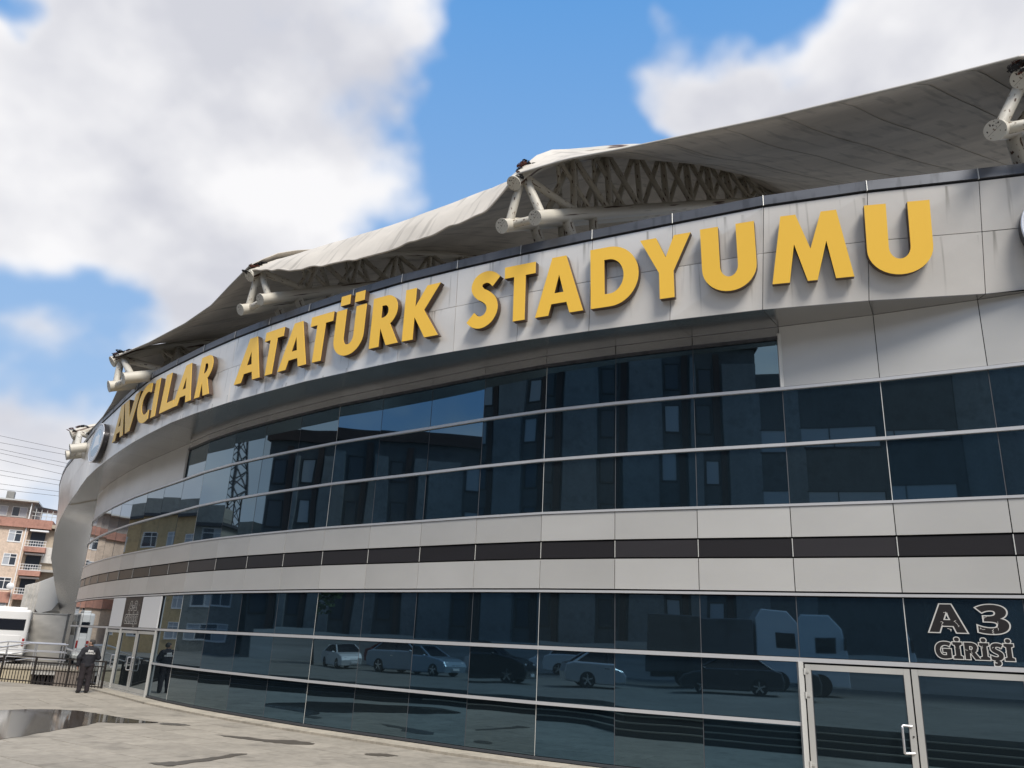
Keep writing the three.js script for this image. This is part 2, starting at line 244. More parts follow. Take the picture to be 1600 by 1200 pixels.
// horizontal transoms, one bar per bay
function transom(h, hh, proud, k0 = K0, k1 = K1, mat = M.transom, name = 'transom') { for (let k = k0; k < k1; k++) part(stadium, name, slab(wp(k, h - hh / 2, proud), wp(k + 1, h - hh / 2, proud), wp(k + 1, h + hh / 2, proud), wp(k, h + hh / 2, proud), proud + .05, .0006), mat); }
transom(HM1, .062, .03); transom(HM2, .062, .03); transom(HP + .025, .05, .02); transom(H3 + .02, .05, .03);
transom(H2, .075, .035); transom(H1, .062, .03, K0, -12); transom(H1, .062, .03, -9, 3); transom(H1, .062, .03, 5, K1);
transom(HG - .01, .05, .02, K0, -12, M.bead, 'sill'); transom(HG - .01, .05, .02, -9, 3, M.bead, 'sill'); transom(HG - .01, .05, .02, 5, K1, M.bead, 'sill');
// vertical sheet under the soffit and the window head
for (let k = K0; k < K1; k++) {
  const win = k >= -9 && k < 3, h0 = win ? HS + .05 : HM2 + .04;
  part(stadium, 'head_panel', slab(wp(k, h0, 0), wp(k + 1, h0, 0), wp(k + 1, HF, 0), wp(k, HF, 0), .03, .007, uo()), win ? pick(soffV) : pick(panelV));
  if (win) part(stadium, 'head_trim', slab(wp(k, HS - .02, .03), wp(k + 1, HS - .02, .03), wp(k + 1, HS + .045, .03), wp(k, HS + .045, .03), .08, .001), M.coping);
  // soffit panel from the wall out to the fascia's lower edge
  if (k >= -18) { const a = wp(k, HF, 0), b = wp(k + 1, HF, 0), c = fp(k + 1, 0, 0), d = fp(k, 0, 0); part(stadium, 'soffit_panel', slab(d, c, b, a, -.03, .006, uo()), pick(soffV)); }
}
for (const k of [-9, 3]) part(stadium, 'jamb', bar(wp(k, HM2 + .03, .005), wp(k, HS + .1, .005), .05, .07), M.frame);
// fascia: two sheets per bay, and the dark coping above
for (let k = -21; k < K1; k++) {
  const t = .545;
  for (const [t0, t1] of [[0, t], [t, 1]]) part(stadium, 'fascia_panel', slab(jig(fp(k, t0), k), jig(fp(k + 1, t0), k), jig(fp(k + 1, t1), k), jig(fp(k, t1), k), .03, k < -16 ? .003 : .0065, [rnd() * 9.6, t0 ? .2 : .01]), pick(fasciaV));
}
const cp = (k, h, off) => { const u = FT.get(k), n = outN(clamp(k, -22, 9)); return V(u[0] + n[0] * off, u[2] + h, u[1] + n[1] * off); };
for (let k = -21; k < K1; k++) {
  part(stadium, 'coping', slab(cp(k, .03, .04), cp(k + 1, .03, .04), cp(k + 1, .25, .03), cp(k, .25, .03), .22, .004, uo()), M.coping);
  if (k > -16) part(stadium, 'coping_cover', bar(cp(k, .012, .045), cp(k, .25, .036), .03, .012), M.frame);
}
{ // upper part of the fascia core, roof deck and rear wall of the stand
  const r1 = [0, 1].map(j => { const r = []; for (let k = -21; k <= K1; k++) r.push(fp(k, j ? .99 : .01, -.05)); return r; });
  part(stadium, 'fascia_backing', gridSlab(r1, .08), M.bead);
  const dk = [0, 1, 2].map(j => { const r = []; for (let k = -20; k <= K1; k++) { const p = cp(k, .03, -.15), n = outN(clamp(k, -22, 9)); p.x -= n[0] * j * 4.5; p.z += n[1] * j * 4.5; p.y = 10.8 + j * .0; r.push(p); } return r; });
  part(stadium, 'roof_deck', gridSlab(dk, .25), M.deck);
}
{ // far end: the fascia's lower edge sweeps down to the ground, its soffit becoming a sloping end wall
  const rows = [0, .12, .3, .55, .8, 1].map(t => { const r = []; for (let k = -25; k <= -18; k++) { const kk = clamp(k, -23, 10), a = wp(kk, Math.min(HF, FB.get(k)[2] + .0), 0), b = fp(k, 0, 0); const p = b.clone().lerp(a, t); r.push(p); } return r; });
  part(stadium, 'end_soffit', gridSlab(rows, .05), M.wing);
  const r2 = [0, 1].map(j => { const r = []; for (let k = -25; k <= -21; k++) r.push(fp(k, j)); return r; });
  part(stadium, 'fascia_end', gridSlab(r2, .05), M.fascia);
}
// ---- doors
function handle(parent, p, n, ex, h0, h1, side) { // bent pull handle
  const o = (h, d) => p.clone().setY(h).addScaledVector(n, d);
  const pts = [o(h1, 0), o(h1, .07), o(h1 - .02, .085), o((h0 + h1) / 2, .09), o(h0 + .02, .085), o(h0, .07), o(h0, 0)];
  const shift = ex; const g = tube(pts.map((q, i) => q.addScaledVector(shift, i > 0 && i < 6 ? side * -.15 : 0)), .02, 40, 8); part(parent, 'handle', g, M.steel);
}
function leaf(k, u0, u1, handleSide, hinges, h0 = .12, h1 = 2.13) {
  const A = wp(k, 0, .02), B = wp(k + 1, 0, .02), a = A.clone().lerp(B, u0), b = A.clone().lerp(B, u1), ex = b.clone().sub(a).normalize(), n = ex.clone().cross(new THREE.Vector3(0, 1, 0)).normalize();
  const L = a.distanceTo(b), f = .10, P = (u, h, o = 0) => a.clone().addScaledVector(ex, u).setY(h).addScaledVector(n, o);
  const q = (u, v, ha, hb) => slab(P(u, ha), P(v, ha), P(v, hb), P(u, hb), .06, .001);
  const d = part(stadium, 'door', merge([q(0, f, h0, h1), q(L - f, L, h0, h1), q(f, L - f, h1 - f, h1), q(f, L - f, h0, h0 + f * 1.3)]), M.frame);
  part(d, 'door_glass', slab(P(f, h0 + f * 1.3, -.03), P(L - f, h0 + f * 1.3, -.03), P(L - f, h1 - f, -.03), P(f, h1 - f, -.03), .012, .002), M.glassC);
  for (const u of [f, L - f - .012]) part(d, 'glazing_bead', q(u, u + .012, h0 + f * 1.3, h1 - f).translate(n.x * -.01, 0, n.z * -.01), M.bead);
  if (handleSide) handle(d, P(handleSide > 0 ? L - f / 2 : f / 2, 1, 0), n, ex, .80, 1.22, handleSide);
  if (handleSide) part(d, 'lock', rod(P(handleSide > 0 ? L - f * .4 : f * .4, 1.06, -.01), P(handleSide > 0 ? L - f * .4 : f * .4, 1.06, .012), .014), M.dark);
  if (hinges) for (const h of [.42, 1.55, 1.95]) part(d, 'hinge', merge([rod(P(-.01, h, .012), P(-.01, h + .11, .012), .017), boxAt(.07, .04, .02, P(.03, h + .055, .006), Math.atan2(-ex.z, ex.x))]), M.frame);
  return d;
}
leaf(3, .045, .993, 1, true); leaf(4, .005, .97, 0, false);
leaf(-10, .03, .98, -1, false); leaf(-11, .02, .97, 1, false); leaf(-12, .03, .97, 1, true);
for (const k of [3, 5, -9, -11, -12]) part(stadium, 'door_post', bar(wp(k, .05, .01), wp(k, 2.17, .01), .085, .09), M.frame);
for (const [k0, k1] of [[3, 5], [-12, -9]]) for (let k = k0; k < k1; k++) part(stadium, 'threshold', slab(wp(k, .03, .05), wp(k + 1, .03, .05), wp(k + 1, .11, .05), wp(k, .11, .05), .1, 0), M.frame);

// ---- entrance signs
const crack = (g, x, y, n, l) => { g.beginPath(); g.moveTo(x, y); for (let i = 0; i < n; i++) { x += rr(-l, l); y += rr(-l * .2, l); g.lineTo(x, y); } g.stroke(); };
function words(g, list, lw) { g.textAlign = 'center'; g.textBaseline = 'alphabetic'; g.lineJoin = 'miter'; g.miterLimit = 3; for (const [t, x, y, font, sx] of list) { g.save(); g.translate(x, y); g.scale(sx, 1); g.font = font; g.lineWidth = lw * 2; g.strokeStyle = '#c9c7c2'; g.strokeText(t, 0, 0); g.fillStyle = '#1d1a1b'; g.fillText(t, 0, 0); g.restore(); } g.strokeStyle = '#d8d6d0'; }
const a3T = canvasTex(1024, 768, (g, w, h) => {
  g.clearRect(0, 0, w, h);
  words(g, [['A', 255, 365, '900 410px sans-serif', 1.5], ['3', 770, 365, '900 410px sans-serif', 1.6]], 11);
  words(g, [['GİRİŞİ', 512, 650, '900 240px sans-serif', 1.2]], 9);
  g.lineWidth = 4; for (const [x, y] of [[230, 150], [360, 240], [180, 260], [700, 180], [820, 240], [620, 310], [760, 320], [250, 330]]) crack(g, x, y, 9, 16);
  g.lineWidth = 3; for (let i = 0; i < 12; i++) crack(g, 180 + i * 62, 520 + rr(-20, 30), 6, 12);
});
const a2T = canvasTex(512, 300, (g, w, h) => {
  g.fillStyle = '#262022'; g.fillRect(0, 0, w, h);
  words(g, [['A-2', 265, 128, '900 118px sans-serif', 1.3], ['GİRİŞİ', 256, 262, '900 118px sans-serif', 1.12]], 5);
  g.lineWidth = 2; for (let i = 0; i < 14; i++) crack(g, 60 + rr(0, 390), 40 + rr(0, 200), 6, 8);
});
function planar(a, b, h0, h1, th) { const L = a.distanceTo(b); const g = slab(a.clone().setY(h0), b.clone().setY(h0), b.clone().setY(h1), a.clone().setY(h1), th, 0); const u = g.attributes.uv; for (let i = 0; i < u.count; i++) u.setXY(i, u.getX(i) / L, u.getY(i) / (h1 - h0)); return g; }
{
  const a = wp(4, 0, -.012), b = wp(5, 0, -.012);
  solo('entrance_lettering', planar(a.clone().lerp(b, .17), a.clone().lerp(b, .93), 2.16, 3.31, .002), new THREE.MeshStandardMaterial({ map: a3T, transparent: true, roughness: .55 }), 'white outlined A3 GİRİŞİ lettering on the dark glass over the right door', 'lettering');
  const board = thing('entrance_sign', 'dark A-2 GİRİŞİ board between two blank white boards over the far door', 'sign', wp(-10, 2.25, .03));
  const bd = (k, u0, u1, mat, nm, uvd) => { const p = wp(k, 0, .045), q = wp(k + 1, 0, .045); part(board, nm, planar(p.clone().lerp(q, u0), p.clone().lerp(q, u1), 2.245, 3.3, .04), mat); };
  bd(-10, .03, 1.0, M.white, 'blank_board'); bd(-11, .0, 1.0, S({ map: a2T, roughness: .4 }), 'lettered_board'); bd(-12, .12, .99, M.white, 'blank_board');
}

// ---- the big lettering: AVCILAR ATATÜRK STADYUMU
const Pth = (pts) => { const s = new THREE.Shape(); pts.forEach(([x, y], i) => i ? s.lineTo(x, y) : s.moveTo(x, y)); return s; };
const arcPts = (cx, cy, rx, ry, a0, a1, n = 14) => { const o = []; for (let i = 0; i <= n; i++) { const a = (a0 + (a1 - a0) * i / n) * Math.PI / 180; o.push([cx + rx * Math.cos(a), cy + ry * Math.sin(a)]); } return o; };
function strokePath(ctrl, hw) { const c = new THREE.CatmullRomCurve3(ctrl.map(([x, y]) => new THREE.Vector3(x, y, 0))), n = 44, L = [], R = []; for (let i = 0; i <= n; i++) { const p = c.getPoint(i / n), t = c.getTangent(i / n); L.push([p.x - t.y * hw, p.y + t.x * hw]); R.push([p.x + t.y * hw, p.y - t.x * hw]); } return [...L, ...R.reverse()]; }
const hole = (s, pts) => { const p = new THREE.Path(); pts.forEach(([x, y], i) => i ? p.lineTo(x, y) : p.moveTo(x, y)); s.holes.push(p); return s; };
const Ushape = (top) => Pth([[0, top], [.235, top], ...arcPts(.35, .37, .115, .17, 180, 360, 12), [.465, top], [.70, top], ...arcPts(.35, .35, .35, .37, 0, -180, 18)]);
const GLYPH = { // width, shapes (cap height 1)
  A: () => [.88, [hole(Pth([[0, 0], [.31, 1], [.57, 1], [.88, 0], [.635, 0], [.58, .19], [.30, .19], [.245, 0]]), [[.355, .37], [.525, .37], [.44, .69]])]],
  V: () => [.86, [Pth([[0, 1], [.255, 1], [.43, .41], [.605, 1], [.86, 1], [.55, 0], [.31, 0]])]],
  C: () => [.70, [Pth([...arcPts(.5, .5, .5, .52, 66, 294, 26), [.70, .26], ...arcPts(.5, .5, .255, .30, 308, 52, 20), [.70, .74]])]],
  I: () => [.235, [Pth([[0, 0], [0, 1], [.235, 1], [.235, 0]])]],
  L: () => [.56, [Pth([[0, 0], [0, 1], [.235, 1], [.235, .2], [.56, .2], [.56, 0]])]],
  R: () => [.70, [hole(Pth([[0, 0], [0, 1], [.34, 1], ...arcPts(.335, .69, .29, .31, 88, -62, 16), [.70, 0], [.415, 0], [.237, .37], [.235, .37], [.235, 0]]), [[.235, .81], [.30, .81], ...arcPts(.30, .69, .105, .12, 80, -80, 10), [.30, .565], [.235, .565]])]],
  T: () => [.64, [Pth([[0, .795], [0, 1], [.64, 1], [.64, .795], [.44, .795], [.44, 0], [.20, 0], [.20, .795]])]],
  U: () => [.70, [Ushape(1)]],
  'U:': () => [.70, [Ushape(.955), Pth([[.07, 1.05], [.07, 1.25], [.29, 1.25], [.29, 1.05]]), Pth([[.41, 1.05], [.41, 1.25], [.63, 1.25], [.63, 1.05]])]],
  K: () => [.78, [Pth([[0, 0], [0, 1], [.235, 1], [.235, .62], [.475, 1], [.76, 1], [.44, .53], [.78, 0], [.49, 0], [.245, .42], [.235, .42], [.235, 0]])]],
  S: () => [.60, [Pth(strokePath([[.535, .79], [.44, .875], [.32, .905], [.19, .855], [.145, .735], [.215, .62], [.34, .54], [.445, .43], [.47, .28], [.39, .14], [.25, .085], [.13, .12], [.045, .20]], .108))]],
  D: () => [.80, [hole(Pth([[0, 0], [0, 1], [.30, 1], ...arcPts(.32, .5, .48, .5, 88, -88, 24), [.30, 0]]), [[.235, .79], [.31, .79], ...arcPts(.31, .5, .245, .29, 84, -84, 18), [.31, .21], [.235, .21]])]],
  Y: () => [.82, [Pth([[0, 1], [.265, 1], [.41, .66], [.555, 1], [.82, 1], [.527, .42], [.527, 0], [.293, 0], [.293, .42]])]],
  M: () => [1.08, [Pth([[0, 0], [.165, 1], [.37, 1], [.54, .47], [.71, 1], [.915, 1], [1.08, 0], [.845, 0], [.755, .56], [.605, 0], [.475, 0], [.325, .56], [.235, 0]])]],
};
const LET = [['A', -11.16, -10.33], ['V', -10.57, -9.52], ['C', -9.53, -8.84], ['I', -8.71, -8.50], ['L', -8.30, -7.74], ['A', -7.76, -7.08], ['R', -6.95, -6.47], ['A', -5.71, -5.01], ['T', -5.02, -4.54], ['A', -4.54, -3.85], ['T', -3.87, -3.35], ['U:', -3.26, -2.62], ['R', -2.47, -1.91], ['K', -1.83, -1.19],
  ['S', -.70, -.23], ['T', -.15, .30], ['A', .31, .96], ['D', 1.06, 1.66], ['Y', 1.69, 2.28], ['U', 2.39, 2.97], ['M', 3.11, 3.88], ['U', 4.01, 4.59]];
const sign = thing('stadium_sign', 'big yellow block letters reading AVCILAR ATATÜRK STADYUMU along the grey fascia', 'sign', fp(-3, .2, .1));
for (const [ch, ka, kb] of LET) {
  const pt = (k, t, o) => { const b = lerpMap(FB, k), u = lerpMap(FT, k), n0 = outN(Math.floor(k)), n1 = outN(Math.ceil(k)), n = n0.map((v, i) => mix(v, n1[i], k - Math.floor(k))); return V(mix(b[0], u[0], t) + n[0] * o, mix(b[2], u[2], t), mix(b[1], u[1], t) + n[1] * o); };
  const DEP = .165, hh = 1.37, base = .41 / 2.12, top = (.41 + hh) / 2.12;
  const a = pt(ka, base, .04 + DEP), b = pt(kb, base, .04 + DEP), up = pt((ka + kb) / 2, top, .06 + DEP).sub(pt((ka + kb) / 2, base, .06 + DEP)).normalize();
  const [gw, shapes] = GLYPH[ch](), ex = b.clone().sub(a), L = ex.length(); ex.normalize(); const n = ex.clone().cross(up).normalize(); const uy = n.clone().cross(ex).normalize();
  const m = new THREE.Matrix4().makeBasis(ex.clone().multiplyScalar(L / gw), uy.multiplyScalar(hh), n); m.setPosition(a.clone().addScaledVector(n, -DEP));
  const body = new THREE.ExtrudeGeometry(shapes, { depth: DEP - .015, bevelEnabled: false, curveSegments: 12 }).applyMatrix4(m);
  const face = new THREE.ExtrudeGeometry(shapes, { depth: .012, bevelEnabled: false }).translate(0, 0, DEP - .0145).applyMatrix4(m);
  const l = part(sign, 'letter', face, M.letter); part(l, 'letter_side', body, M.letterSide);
}
// ---- emblem discs at both ends of the lettering
const emblemT = canvasTex(512, 512, (g, w) => {
  g.fillStyle = '#9fb0bd'; g.fillRect(0, 0, w, w); g.translate(256, 256);
  g.fillStyle = '#d9dde2'; g.beginPath(); g.arc(0, 0, 250, 0, 7); g.fill(); g.strokeStyle = '#6c7f90'; g.lineWidth = 8; g.beginPath(); g.arc(0, 0, 238, 0, 7); g.stroke(); g.beginPath(); g.arc(0, 0, 182, 0, 7); g.stroke();
  g.fillStyle = '#8f9cab'; for (let i = 0; i < 44; i++) { g.save(); g.rotate(i / 44 * 6.283); g.fillRect(-6, 196, 11, 28); g.restore(); }
  g.fillStyle = '#a9c4d8'; g.beginPath(); g.arc(0, 0, 178, 0, 7); g.fill();
  g.fillStyle = '#eef1f4'; g.beginPath(); g.moveTo(-150, 60); g.quadraticCurveTo(-60, -10, -70, -130); g.quadraticCurveTo(0, -60, 20, -150); g.quadraticCurveTo(60, -50, 130, -90); g.quadraticCurveTo(70, 0, 150, 70); g.quadraticCurveTo(0, 30, -150, 60); g.fill();
  g.strokeStyle = '#7d8fa0'; g.lineWidth = 9; for (let i = 0; i < 4; i++) { g.beginPath(); g.moveTo(-140, 90 + i * 24); g.quadraticCurveTo(0, 60 + i * 26, 140, 95 + i * 22); g.stroke(); }
});
function emblem(k, r, label, sxScale) {
  const b = lerpMap(FB, k), u = lerpMap(FT, k), kk = Math.floor(k), A = fp(kk, .5), B = fp(kk + 1, .5), ex = B.clone().sub(A).normalize(), n = ex.clone().cross(new THREE.Vector3(0, 1, 0)).normalize();
  const c = V(mix(b[0], u[0], .5), mix(b[2], u[2], .49), mix(b[1], u[1], .5)).addScaledVector(n, .03);
  const g = thing('emblem', label, 'emblem', c);
  const m = new THREE.Matrix4().makeBasis(ex.clone().multiplyScalar(sxScale), new THREE.Vector3(0, 1, 0), n);
  const place = (q) => { q.applyMatrix4(m).translate(c.x, c.y, c.z); return q; };
  part(g, 'disc', place(new THREE.CylinderGeometry(r, r, .2, 64).rotateX(Math.PI / 2).translate(0, 0, .1)), M.dark);
  const f = new THREE.CircleGeometry(r * .985, 64).translate(0, 0, .206); part(g, 'disc_face', place(f), S({ map: emblemT, roughness: .35 }));
  part(g, 'rim', place(new THREE.TorusGeometry(r * .99, .022, 8, 64).translate(0, 0, .2)), M.steel);
}
emblem(-12.75, .82, 'round white and blue emblem disc left of the first letter', 1.9);
emblem(5.74, .8, 'round emblem disc cut by the right picture edge after the last letter', 1);

// ------------------------------------------------------------------ roof trusses and tensile membrane
const PROF = [[0, 0], [.6, .72], [1.4, 1.4], [2.45, 2.1], [4.3, 3.3], [6.5, 4.6], [9.2, 5.95], [12.4, 7.15], [15.5, 7.75], [22, 8.4], [30, 8.9]];
const prof = (d) => { for (let i = 0; i < PROF.length - 1; i++) if (d <= PROF[i + 1][0]) return mix(PROF[i][1], PROF[i + 1][1], (d - PROF[i][0]) / (PROF[i + 1][0] - PROF[i][0])); return PROF.at(-1)[1]; };
const TR = [ // name of place, top head, lower left head, lower right head, inward direction, rise scale, tube scale, bottom slope
  { lab: 'white tubular roof truss head cut by the right picture edge', T: [9.06, 12.48, 11.97], L: [8.52, 11.45, 12.13], R: [9.32, 11.46, 11.78], d: [.74, .67], s: .62, q: 1.08, b: .53 },
  { lab: 'white tubular roof truss with rust-spotted ends above the letters S and T', T: [-.17, 12.4, 16.1], L: [-.39, 11.34, 16.23], R: [.35, 11.35, 15.81], d: [.64, .77], s: 1, q: 1, b: .53 },
  { lab: 'white tubular roof truss above the letters ATA of the second word', T: [-7.99, 12.36, 21.74], L: [-8.13, 11.31, 21.86], R: [-7.37, 11.39, 21.22], d: [.66, .75], s: .76, q: 1, b: .5 },
  { lab: 'white tubular roof truss above the word AVCILAR', T: [-15.67, 12.08, 29.6], L: [-15.3, 10.9, 29.05], R: [-14.0, 10.75, 27.45], d: [.8, .6], s: .62, q: 1.3, b: .36 },
  { lab: 'farthest white tubular roof truss, above the emblem disc', T: [-22.35, 11.45, 39.8], L: [-22.5, 10.42, 40.0], R: [-21.3, 10.35, 38.1], d: [.84, .55], s: .5, q: 1.45, b: .3 }];
const rustT = canvasTex(256, 256, (g, w) => { g.fillStyle = '#c9c4b8'; g.fillRect(0, 0, w, w); for (let i = 0; i < 26; i++) { g.fillStyle = i % 3 ? '#3a2f28' : '#6b5546'; g.beginPath(); const x = rr(20, 236), y = rr(20, 236); g.ellipse(x, y, rr(2, 9), rr(2, 13), rr(0, 3), 0, 7); g.fill(); } g.strokeStyle = '#8d8578'; g.lineWidth = 5; g.beginPath(); g.moveTo(w * .1, w * .4); g.lineTo(w * .9, w * .6); g.stroke(); });
const plateM = S({ map: rustT, roughness: .6 });
function topAt(t, d) { return V(t.T[0] + t.dir[0] * d, t.T[1] + prof(d) * t.s, t.T[2] + t.dir[1] * d); }
for (const t of TR) {
  const l = Math.hypot(...t.d); t.dir = [t.d[0] / l, t.d[1] / l];
  const g = thing('roof_truss', t.lab, 'roof truss', V(...t.T), 'tubular trusses carrying the membrane roof');
  const dark = M.pipe, r = .165 * t.q, D = 15, w = 1.6;
  const botAt = (s, d) => { const h = t[s]; return V(h[0] + t.dir[0] * d, h[1] + t.b * d, h[2] + t.dir[1] * d); };
  part(g, 'top_chord', tube([0, .2, .8, 1.6, 2.65, 4, 6, 8, 11, 15, 19, 23].map(d => topAt(t, d)), r, 80, 16), dark);
  for (const s of ['L', 'R']) part(g, 'bottom_chord', tube([0, .3, .9, 2, 5, 10, 15, 22].map(d => botAt(s, d)), r, 50, 16), dark);
  for (const [p, q] of [[topAt(t, 0), topAt(t, .15)], [botAt('L', 0), botAt('L', .15)], [botAt('R', 0), botAt('R', .15)]]) {
    const dv = q.clone().sub(p).normalize(); part(g, 'end_plate', new THREE.CylinderGeometry(r * 1.06, r * 1.06, .025, 24).applyQuaternion(new THREE.Quaternion().setFromUnitVectors(new THREE.Vector3(0, 1, 0), dv)).translate(p.x - dv.x * .012, p.y - dv.y * .012, p.z - dv.z * .012), plateM);
  }
  const br = (p, q, k = .62, n = 'brace') => part(g, n, rod(p, q, r * k, r * k, 10), dark);
  br(topAt(t, .28), botAt('L', .22)); br(topAt(t, .34), botAt('R', .26)); br(botAt('L', .25), botAt('R', .25), .6);
  br(topAt(t, .3), botAt('R', 1.7), .6);
  for (let i = 0; i < 13; i++) { const d = 1.5 + i * w; for (const s of ['L', 'R']) { br(botAt(s, d), topAt(t, d + w * .5), .5); br(topAt(t, d + w * .5), botAt(s, d + w), .5); if (i < 2) br(topAt(t, d + w * .1), botAt(s, d + w * .5), .36); } br(botAt('L', d), botAt('R', d), .45); br(botAt('L', d), botAt('R', d + w), .34); }
  for (const s of ['L', 'R']) { const p = botAt(s, 1.15), f = botAt(s, 1.9); f.y = 10.8; br(p, f, .8, 'post'); const f2 = botAt(s, 2.5); f2.y = 10.8; br(botAt(s, 2.3), f2, .7, 'post'); }
  const c = botAt('L', 1.6); part(g, 'post_base', boxAt(.6, .55, .6, c.setY(11.05), Math.atan2(t.dir[0], t.dir[1])), M.deck);
}
// outer edges of the membrane bays: [u from the first head to the second, height]
const interp = (tab, u) => { if (u <= tab[0][0]) return tab[0][1]; for (let i = 0; i < tab.length - 1; i++) if (u <= tab[i + 1][0]) return mix(tab[i][1], tab[i + 1][1], (u - tab[i][0]) / (tab[i + 1][0] - tab[i][0])); return tab.at(-1)[1]; };
function bay(A, B, edge, sag, label, o = {}) {
  const nu = 36, ds = [0, .12, .35, .8, 1.4, 2.1, 3, 4, 5.2, 6.5, 8, 10, 12.5, 15, 18, 22, 26, 30], rows = [];
  for (const d of ds) { const r = []; for (let i = 0; i <= nu; i++) {
    const u = i / nu, a = topAt(A, d), b = topAt(B, d), p = a.lerp(b, u); const e0 = interp(edge, u), base0 = mix(A.T[1], B.T[1], u);
    const rise = mix(prof(d) * A.s, prof(d) * B.s, u); let off = r0(u) * 1;
    if (!o.lip) { const m = Math.pow(Math.sin(Math.PI * u), .6); p.y = mix(p.y, base0 + (o.slope ?? .55) * Math.min(d, 5) + .45 * Math.max(0, d - 5), m); }
    const fade = Math.exp(-d / (o.fall ?? 6));
    p.y += .10 * Math.min(1, d / .8) + (e0 - base0) * fade - sag * 4 * u * (1 - u) * (1 - Math.exp(-d / 3.5));
    if (o.lip) { const s = sstep(0, .2, u) * sstep(1, .85, u); p.y = mix(p.y, interp(o.sil, u) + (d - 1.2) * .42, s * sstep(0, 1.2, d) * (1 - sstep(1.4, 6, d))); }
    p.y += (noise3(u * 9, d * .8, 7) - .5) * .05 * Math.min(1, d) + Math.sin(u * 34) * .010 * Math.min(1, d / 2);
    if (o.wrinkle) { const wv = Math.sin(u * 90 + d * 3) * .5 + Math.sin(u * 47 + 1 + d * 9) * .5 + (noise3(u * 60, d * 2, 3) - .5) * 2; p.y += wv * .028 * Math.exp(-d / .5) * (1 + 2.5 * sstep(.75, 1, u)); }
    if (o.inset) { p.x += A.dir[0] * o.inset; p.z -= A.dir[1] * o.inset; }
    r.push(p); } rows.push(r); }
  const g = solo('roof_membrane', gridSlab(rows, .02, 1), M.membrane, label, 'roof membrane', 'fabric roof bays between the trusses');
  for (const u of o.seams ?? []) { const i = Math.round(u * nu); const pts = rows.map(r => r[i].clone().add(new THREE.Vector3(0, -.03, 0))); local(g, 'seam', tube(pts, .010, 40, 5), M.seam); }
  if (o.hem !== false) local(g, 'hem', tube(rows[0].map(p => p.clone()), .028, 90, 6), o.hemMat ?? M.seam);
  return g;
}
const r0 = () => 0;
const [tE, tA, tB, tC, tD] = TR;
bay(tA, tE, [[0, 12.62], [.126, 12.75], [.254, 12.72], [.571, 12.74], [.862, 12.86], [1, 12.95]], .9, 'taut grey-white roof membrane bay at the right, seen from below with arched seams', { seams: [.22, .34, .46, .58, .7, .82, .92] });
bay(tB, tA, [[0, 12.55], [.07, 12.41], [.158, 12.18], [.244, 12.0], [.446, 11.79], [.552, 11.69], [.683, 11.7], [.842, 11.8], [.93, 11.95], [1, 12.5]], .3, 'sagging torn roof membrane bay in the middle with a crumpled lower hem', { lip: true, sil: [[0, 13.5], [.166, 13.4], [.443, 13.3], [.674, 13.27], [.86, 13.32], [1, 13.4]], wrinkle: true, fall: 1.2, hemMat: M.membrane });
bay(tC, tB, [[0, 12.3], [.052, 12.2], [.331, 12.0], [.607, 11.95], [.782, 12.08], [.885, 12.42], [1, 12.75]], .4, 'taut concave roof membrane bay above the first gap in the lettering', { seams: [.3, .5, .7] });
bay(tD, tC, [[0, 11.6], [.1, 11.45], [.354, 11.2], [.561, 11.1], [.744, 11.2], [.844, 11.5], [1, 12.2]], .3, 'far dark roof membrane bay above the emblem disc', { inset: .6 });
{ const tF = { T: [18.6, 12.5, 9.6], dir: [.8, .6], s: .9 }; bay(tE, tF, [[0, 12.95], [.5, 12.5], [1, 12.8]], .9, 'roof membrane bay running out at the right picture edge'); }
// torn strips of dark liner on each truss head
for (const t of TR) {
  const gs = [], rs = []; for (let i = 0; i < 14; i++) { const p = topAt(t, rr(-.12, .55)); p.x += rr(-.16, .16) * t.q; p.y += rr(.13, .19) * t.q; p.z += rr(-.15, .15); const g = new THREE.IcosahedronGeometry(rr(.05, .12) * t.q, 1); const a = g.attributes.position; for (let j = 0; j < a.count; j++) a.setXYZ(j, a.getX(j) * (1 + .7 * (hash3(j, i, 1) - .5)), a.getY(j) * .28 * (1 + (hash3(j, i, 2) - .5)), a.getZ(j) * (1 + .9 * (hash3(j, i, 3) - .5))); g.computeVertexNormals(); g.rotateY(rnd() * 6).rotateZ(rr(-.5, .5)).translate(p.x, p.y, p.z); (i % 4 ? gs : rs).push(g); }
  const where = ['at the right picture edge', 'above the letters S and T', 'above the second word', 'above the word AVCILAR', 'above the emblem disc'][TR.indexOf(t)];
  const o = thing('torn_liner', 'dark torn liner rags on the truss head ' + where, 'rags', topAt(t, 0).add(new THREE.Vector3(0, .15, 0)), 'torn rags on the truss heads');
  tag(part(o, 'dark_rag', merge(gs), M.scrap), null, null, null, 'stuff'); tag(part(o, 'rusty_rag', merge(rs), M.scrapRed), null, null, null, 'stuff');
}

